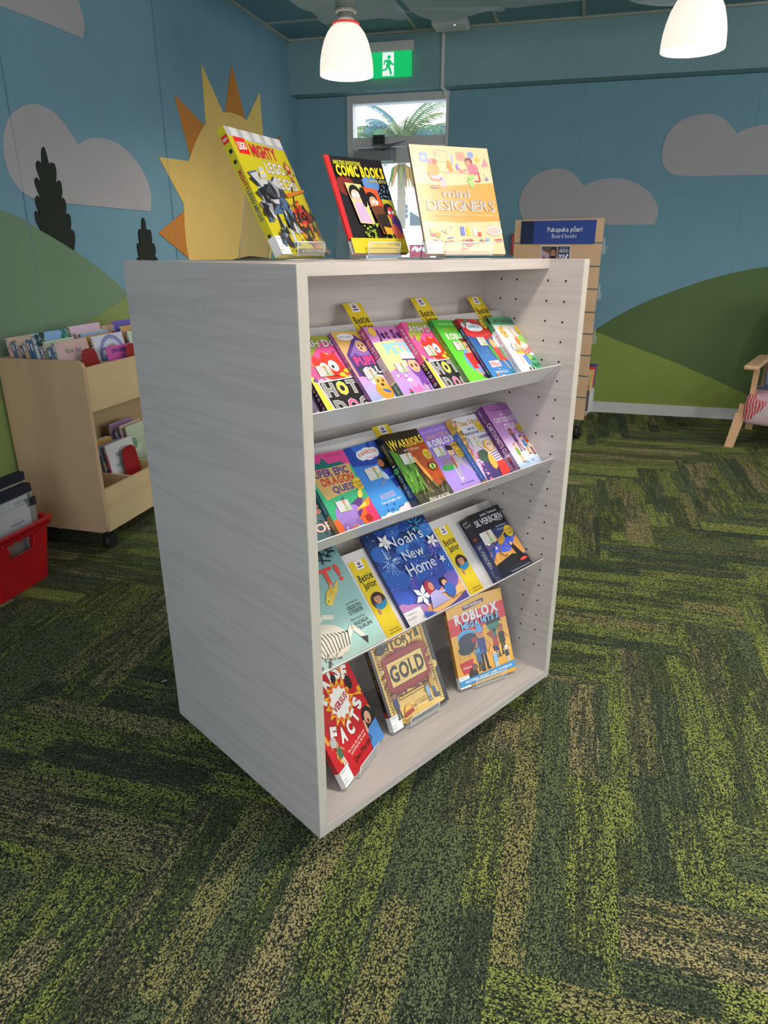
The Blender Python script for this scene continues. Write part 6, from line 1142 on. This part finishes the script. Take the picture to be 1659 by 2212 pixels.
def bag(x, y0, w, z0, h, lean, label, fills, yawd=0):
    """clear vinyl bag with navy webbing edge, standing on edge facing the room"""
    M = Matrix.Translation((x, y0, z0)) @ Matrix.Rotation(R(90+yawd), 4, 'Z') @ Matrix.Rotation(R(90-lean), 4, 'X')
    rt = empty('book_bag', M); tag(rt, label, 'book bag', 'clear vinyl book bags in the red crate')
    MB().box(0, 0, 0, w, h, .0012).build('vinyl_front', MT['vinyl'], rt); MB().box(0, 0, -.025, w, h, -.0238).build('vinyl_back', MT['vinyl'], rt)
    q = MB(); q.box(-.003, h-.030, -.027, w+.003, h+.004, .003); q.build('top_webbing', MT['navy'], rt)
    q = MB(); q.tube([(0, h, -.012), (0, .006, -.012), (.006, 0, -.012), (w-.006, 0, -.012), (w, .006, -.012), (w, h, -.012)], .004, 6); q.build('piping', MT['navy'], rt)
    for (nm, xa, ya, xb, yb, zz, fn) in fills:
        a = Art(100*(yb-ya)/(xb-xa)); fn(a, 100*(yb-ya)/(xb-xa)); s_ = (xb-xa)/100
        o = MB().box(xa, ya, zz-.004, xb, yb, zz).build(nm, printed_sheet_mats('d8d8dc'), rt); a.mesh('print', lambda u, v, lv: (xa+u*s_, ya+v*s_, zz+.0001+lv), MT['matte'], o)
    return rt
def sheet(a, H): a.rect(0, 0, 100, H, 'c9cbd8'); a.rect(0, H-16, 100, H-15, 'a8aab8'); a.text('Auckland', 78, H-8, 18, 5, '22242e', None, 0, .03); a.text('Council', 80, H-14, 16, 4, '22242e', None, 0, .03); a.ell(94, H-10, 4, 4, '5a5c6a'); a.rect(2, H*.30, 22, H*.66, '3a2a20'); a.scatter(16, 3, 3, H*.32, 20, H*.64, 2, 4, ['6a4a34', '241812', '8a6a4a']); a.rect(52, H*.30, 84, H*.34, '6a6c78'); a.rect(58, H*.40, 78, H*.41, '6a6c78'); a.rect(56, H*.26, 80, H*.27, '6a6c78')
def triang(a, H):
    a.rect(0, 0, 100, H, '5a2a20')
    for k in range(9): a.poly([(8, H*k/9), (92, H*(k+.5)/9), (8, H*(k+1)/9)], 'c88a6a' if k % 2 else 'a8543a')
def greenb(a, H): a.rect(0, 0, 100, H, '3f6a34', '5a8a3c'); a.ell(40, H*.6, 30, 26, 'c8b890')
def brownb(a, H): a.rect(0, 0, 100, H, '8a5a40', '6a4030'); a.scatter(10, 2, 0, 0, 100, H, 8, 16, ['a8745a', '4a2c20'], 't')
bag(-2.075, 1.925, .255, .012, .398, 1, 'front clear book bag with navy webbing and a white council sheet inside', [('document_sheet', .0, .215, .232, .362, -.002, sheet), ('folded_cloth', .195, .02, .225, .215, -.006, triang), ('book_inside', .06, .01, .18, .24, -.016, brownb)])
bag(-2.112, 1.945, .250, .10, .350, 1, 'taller clear book bag with navy webbing at the back of the crate', [('book_inside', .10, .01, .235, .26, -.012, greenb)])
bag(-2.085, 2.150, .038, .06, .290, 0, 'narrow clear book bag at the right end of the crate', [('book_inside', .005, .01, .033, .23, -.012, brownb)], yawd=-12)

# ------------------------------------------------------------------ board books stand
sz = on_y(1303.7, 471, 5.05); SM = Matrix.Translation((sz[0], 5.05, 0)) @ Matrix.Rotation(R(-18.6), 4, 'Z'); SW = .613; SZ1 = sz[1]; SZ0 = .150
bs = empty('book_stand_unit', SM); bs.name = 'slatwall_stand'; tag(bs, 'birch slatwall display stand on castors with a blue board books sign', 'display stand')
q = MB(); q.box(-SW, 0, SZ0, 0, .034, SZ1, bev=.001); q.mi = 1
rows_ = [on_y(1290-10*k*.55, py, 5.05)[1] for k, py in enumerate((524, 575.2, 624.5, 674.4, 721.4, 768, 812.6, 858.4))]
for z in rows_: q.box(-SW-.0006, -.0012, z-.006, .0006, .0352, z+.004)
q.mi = 2
for z in rows_: q.box(-SW-.0010, -.0016, z-.002, .0010, .036, z+.0005)
q.build('slat_panel', [MT['birch'], MT['holeg'], plain('groove_dark', '55504c', .8)], bs)
q = MB(); q.box(-SW+.02, .034, SZ0, -.03, .20, SZ0+.02, bev=.002); q.build('base_board', MT['birch'], bs)
for x, y in ((-.045, .05), (-SW+.06, .05), (-.10, .17), (-SW+.06, .17)):
    q = MB(); q.box(x-.03, y-.03, SZ0-.036, x+.03, y+.03, SZ0-.03); q.box(x-.020, y-.02, .045, x-.015, y+.02, SZ0-.034); q.box(x+.015, y-.02, .045, x+.020, y+.02, SZ0-.034); q.cyl((x-.02, y, .10), (x+.02, y, .10), .010); q.box(x-.03, y-.03, SZ0-.03, x+.03, y+.03, SZ0)
    cs = q.build('castor', MT['chrome'], bs); MB().cyl((x-.014, y, .048), (x+.014, y, .048), .048, n=28).build('wheel', MT['rubber'], cs)
for z in rows_[::2]:
    q = MB(); q.box(-.20, .036, z-.07, .012, .040, z+.03); q.box(-.20, .040, z-.07, .012, .075, z-.066); q.box(-.20, .075, z-.07, .012, .078, z-.02); q.build('clear_pocket', MT['acr'], bs)
    q = MB(); q.tube([(.012, .038, z+.03), (.012, .038, z-.068), (.012, .077, z-.068), (.012, .077, z-.02)], .0016, 5); q.build('pocket_edge', MT['acre'], bs)
q = MB(); q.box(-.30, .036, .20, .02, .13, .206); q.box(-.30, .13, .20, .02, .134, .36); q.prism([(.036, .20), (.13, .20), (.13, .36), (.036, .40)], lambda y, z, t: (t, y, z), .018, .021); q.build('clear_pocket', MT['white'], bs)
for k, (dz, c, nm) in enumerate(((.0, 'd8b060', 'yellow'), (.02, 'b83a3a', 'red'), (.035, '3a4a8a', 'blue'))):
    bz_ = on_y(1272, 828, 5.05)[1]
    MM = SM @ Matrix.Translation((-.12, .045+.014*k, bz_-.06+dz)) @ Matrix.Rotation(R(-10), 4, 'X')
    o = MB().box(0, 0, 0, .145+.004*k, .009, .15, bev=.002).build('board_book', printed_sheet_mats(c), None, MM); tag(o, '%s board book edge showing behind the right side of the slatwall stand' % nm, 'board book', 'board books behind the slatwall stand')
# signs on the panel
def onpanel(px, py):
    nrm = SM.to_3x3() @ Vector((0, 1, 0)); d = ray(px, py); o = Vector((0, 0, CAM_H)); t = (SM.translation-o).dot(nrm)/d.dot(nrm); P = SM.inverted() @ (o+t*d); return P.x, P.z
a0 = onpanel(1124.5, 527); a1 = onpanel(1289.5, 474.5); sw_, sh_ = a1[0]-a0[0], a1[1]-a0[1]
sg = MB().box(a0[0], -.007, a0[1], a1[0], -.002, a1[1]).build('sign', printed_sheet_mats('28408a'), None, SM); tag(sg, 'blue sign reading Pukapuka pōari Board books on the slatwall stand', 'sign')
A_ = Art(100*sh_/sw_); Hh = 100*sh_/sw_; A_.rect(0, 0, 100, Hh, '2c4aa0'); A_.rect(0, 0, 18, Hh, '20305e')
for r_ in range(8):
    for c_ in range(6): x = 1+c_*2.9; y = r_*Hh/8+1; up = (c_ % 3)*.9; A_.line([(x, y+up), (x+1.6, y+up), (x+1.6, y+up+1.2), (x+2.9, y+up+1.2)], .7, '10141f')
A_.text('Pukapuka pōari', 60, Hh*.62, 46, 5.6, 'e8eaf0', None, 0, .035); A_.text('Board books', 60, Hh*.34, 33, 5.2, 'e0e4f0')
A_.mesh('sign_print', lambda u, v, lv: (a0[0]+u*sw_/100, -.0072-lv, a0[1]+v*sw_/100), MT['matte'], sg)
b0 = onpanel(1166, 575); b1 = onpanel(1234, 530); pw, ph = b1[0]-b0[0], b1[1]-b0[1]
ps = MB().box(b0[0], -.003, b0[1], b1[0], -.0018, b1[1]).build('poster', printed_sheet_mats('d8d4d8'), None, SM); tag(ps, 'small poster with a smiling person and white icons under the blue sign', 'poster')
Hh = 100*ph/pw; A_ = Art(Hh); A_.rect(0, 0, 100, Hh, 'dad6dc'); A_.rect(3, 3, 56, Hh-3, '8a6a7a', '5a4a4a'); A_.poly([(3, Hh*.8), (30, Hh*.6), (34, 3), (3, 3)], 'b8a0b4'); A_.rect(8, Hh*.3, 16, Hh*.45, '5a2a34'); A_.ell(42, Hh*.70, 10, 15, '2e1e1a'); A_.ell(42, Hh*.62, 8, 12, 'b07a5e'); A_.ell(39, Hh*.64, 1, 1, '1a1210'); A_.ell(45, Hh*.64, 1, 1, '1a1210'); A_.line([(39, Hh*.55), (45, Hh*.55)], 1.2, 'f0e4dc'); A_.ell(42, Hh*.3, 15, 14, '2a2228')
A_.rect(58, 3, 97, Hh-3, '1f2c54'); A_.rect(58, 3, 97, Hh*.3, '3a6ab8'); A_.text('Orewa Library', 78, Hh*.90, 28, 4, 'c8d0e4'); A_.text('CENTRAL', 78, Hh*.79, 30, 5, 'e4e8f0', None, 0, .04); A_.text('TECHNOLOGY', 78, Hh*.70, 34, 5, 'e4e8f0', None, 0, .04); A_.line([(62, Hh*.40), (72, Hh*.58)], 3.4, 'e4e8f0'); A_.line([(72, Hh*.40), (62, Hh*.58)], 3.4, 'e4e8f0'); A_.rect(74, Hh*.40, 82, Hh*.58, 'b8c0d4'); A_.ell(90, Hh*.54, 4, 4, 'e4e8f0'); A_.ell(87, Hh*.43, 4, 4, 'e4e8f0')
A_.mesh('poster_print', lambda u, v, lv: (b0[0]+u*pw/100, -.0032-lv, b0[1]+v*pw/100), MT['matte'], ps)
# small red call point on the wall behind the stand
fa = MB(); p0 = on_y(1106, 512, WY); fa.box(p0[0], WY-.05, p0[1]-.13, p0[0]+.10, WY, p0[1]+.02, bev=.006); fa = fa.build('fire_call_point', MT['red']); tag(fa, 'red fire call point box on the wall beside the board books stand', 'call point')

# ------------------------------------------------------------------ armchair at the right edge
AX, AY = 1.155, 5.19
ac = empty('armchair', Matrix.Translation((AX, AY, 0)) @ Matrix.Rotation(R(-20), 4, 'Z')); tag(ac, 'wooden armchair with tropical leaf patterned cushions at the right edge', 'armchair')
CW, CD = .62, .56
def flor():
    m, n, l, p = newmat('tropical_fabric'); tc = n.new('ShaderNodeTexCoord')
    v1 = n.new('ShaderNodeTexVoronoi'); v1.inputs['Scale'].default_value = 8; nz = n.new('ShaderNodeTexNoise'); nz.inputs['Scale'].default_value = 5
    mx0 = n.new('ShaderNodeMix'); mx0.data_type = 'VECTOR'; mx0.inputs[0].default_value = .18; l.new(tc.outputs['Object'], nz.inputs[0]); l.new(tc.outputs['Object'], mx0.inputs[4]); l.new(nz.outputs['Color'], mx0.inputs[5]); l.new(mx0.outputs[1], v1.inputs[0])
    sp = n.new('ShaderNodeSeparateColor'); l.new(v1.outputs['Color'], sp.inputs[0]); r = n.new('ShaderNodeValToRGB'); r.color_ramp.interpolation = 'CONSTANT'; e = r.color_ramp.elements
    e[0].color = (*lin('c09aa6'), 1); e[1].position = .22; e[1].color = (*lin('5d6478'), 1)
    for ps_, c in ((.48, '7f95b4'), (.64, '8fa05a'), (.76, 'c8aab0'), (.88, 'c8404a')): q = e.new(ps_); q.color = (*lin(c), 1)
    l.new(sp.outputs[0], r.inputs[0]); w = n.new('ShaderNodeTexWave'); w.inputs['Scale'].default_value = 18; w.inputs['Distortion'].default_value = 6; l.new(tc.outputs['Object'], w.inputs[0])
    gt = n.new('ShaderNodeMath'); gt.operation = 'GREATER_THAN'; gt.inputs[1].default_value = .8; l.new(w.outputs['Fac'], gt.inputs[0]); g2 = n.new('ShaderNodeMath'); g2.operation = 'GREATER_THAN'; g2.inputs[1].default_value = .5; l.new(sp.outputs[1], g2.inputs[0])
    mu = n.new('ShaderNodeMath'); mu.operation = 'MULTIPLY'; l.new(gt.outputs[0], mu.inputs[0]); l.new(g2.outputs[0], mu.inputs[1]); mx = n.new('ShaderNodeMix'); mx.data_type = 'RGBA'; l.new(mu.outputs[0], mx.inputs[0]); l.new(r.outputs[0], mx.inputs[6]); mx.inputs[7].default_value = (*lin('a8c8cc'), 1)
    l.new(mx.outputs[2], p.inputs['Base Color']); p.inputs['Roughness'].default_value = .9; return m
fl_ = flor()
for (x, y, k) in ((.0, .0, 0), (CW, 0, 0), (0, CD, 1), (CW, CD, 1)):
    q = MB(); dx = -.035 if x == 0 else .035; dy = -.04 if k == 0 else .05
    if k == 0:
        q.prism([(-.028, 0), (.028, 0), (.034, .24), (-.034, .24)], lambda a, b, t: (x+a+dx*(1-b/.24), y+t+dy*(1-b/.24), b), -.018, .018); q.box(x-.02, y-.016, .24, x+.02, y+.03, .30)
    else: q.prism([(-.024, 0), (.024, 0), (.03, .26), (-.03, .26)], lambda a, b, t: (x+a+dx*.3*(1-b/.24), y+t+dy*(1-b/.26), b), -.018, .018)
    q.build('leg', MT['chairw'], ac)
for x in (.0, CW):
    q = MB(); q.prism([(y, z) for y, z in ((.01, .28), (.07, .28), (.045, .535), (-.01, .545))], lambda y, z, t: (x+.028+t if x == 0 else x-.028-t, y, z), 0, .03); q.build('arm_post', MT['chairw'], ac)
    q = MB(); q.box(x-.025, -.10, .545, x+.065 if x == 0 else x+.025, .52, .575, bev=.010); q.build('armrest', MT['chairw'], ac)
q = MB(); q.box(.0, .0, .22, CW, .03, .27); q.box(0, CD-.03, .22, CW, CD, .27); q.build('seat_rail', MT['chairw'], ac)
def cushion(nm, x0, y0, z0, x1, y1, z1, b, M=None):
    q = MB(); q.box(x0, y0, z0, x1, y1, z1, bev=b); o = q.build(nm, fl_, ac, wof(ac) @ (M or I4)); md = o.modifiers.new('soft', 'SUBSURF'); md.levels = 2; md.render_levels = 2
    for p in o.data.polygons: p.use_smooth = True
    return o
cushion('seat_cushion', .005, -.06, .16, CW-.005, .52, .385, .05)
cushion('back_cushion', .045, 0, 0, CW-.045, .11, .62, .04, Matrix.Translation((0, .42, .36)) @ Matrix.Rotation(R(-16), 4, 'X'))
q = MB(); MB_ = Matrix.Translation((0, .53, .30)) @ Matrix.Rotation(R(-16), 4, 'X'); q.box(.02, 0, -.05, .06, .03, .69, M=MB_); q.box(CW-.06, 0, -.05, CW-.02, .03, .69, M=MB_); q.box(.02, 0, .64, CW-.02, .03, .69, M=MB_); q.build('back_frame', MT['chairw'], ac)
# lint speck on the carpet
p0 = on_z(350, 1475, 0); q = MB(); q.tube([(p0[0], p0[1], .004), (p0[0]+.006, p0[1]+.004, .006), (p0[0]+.010, p0[1]+.012, .004)], .0013, 5); tag(q.build('paper_scrap', MT['white']), 'tiny white paper scrap on the carpet left of the white bookcase', 'scrap')
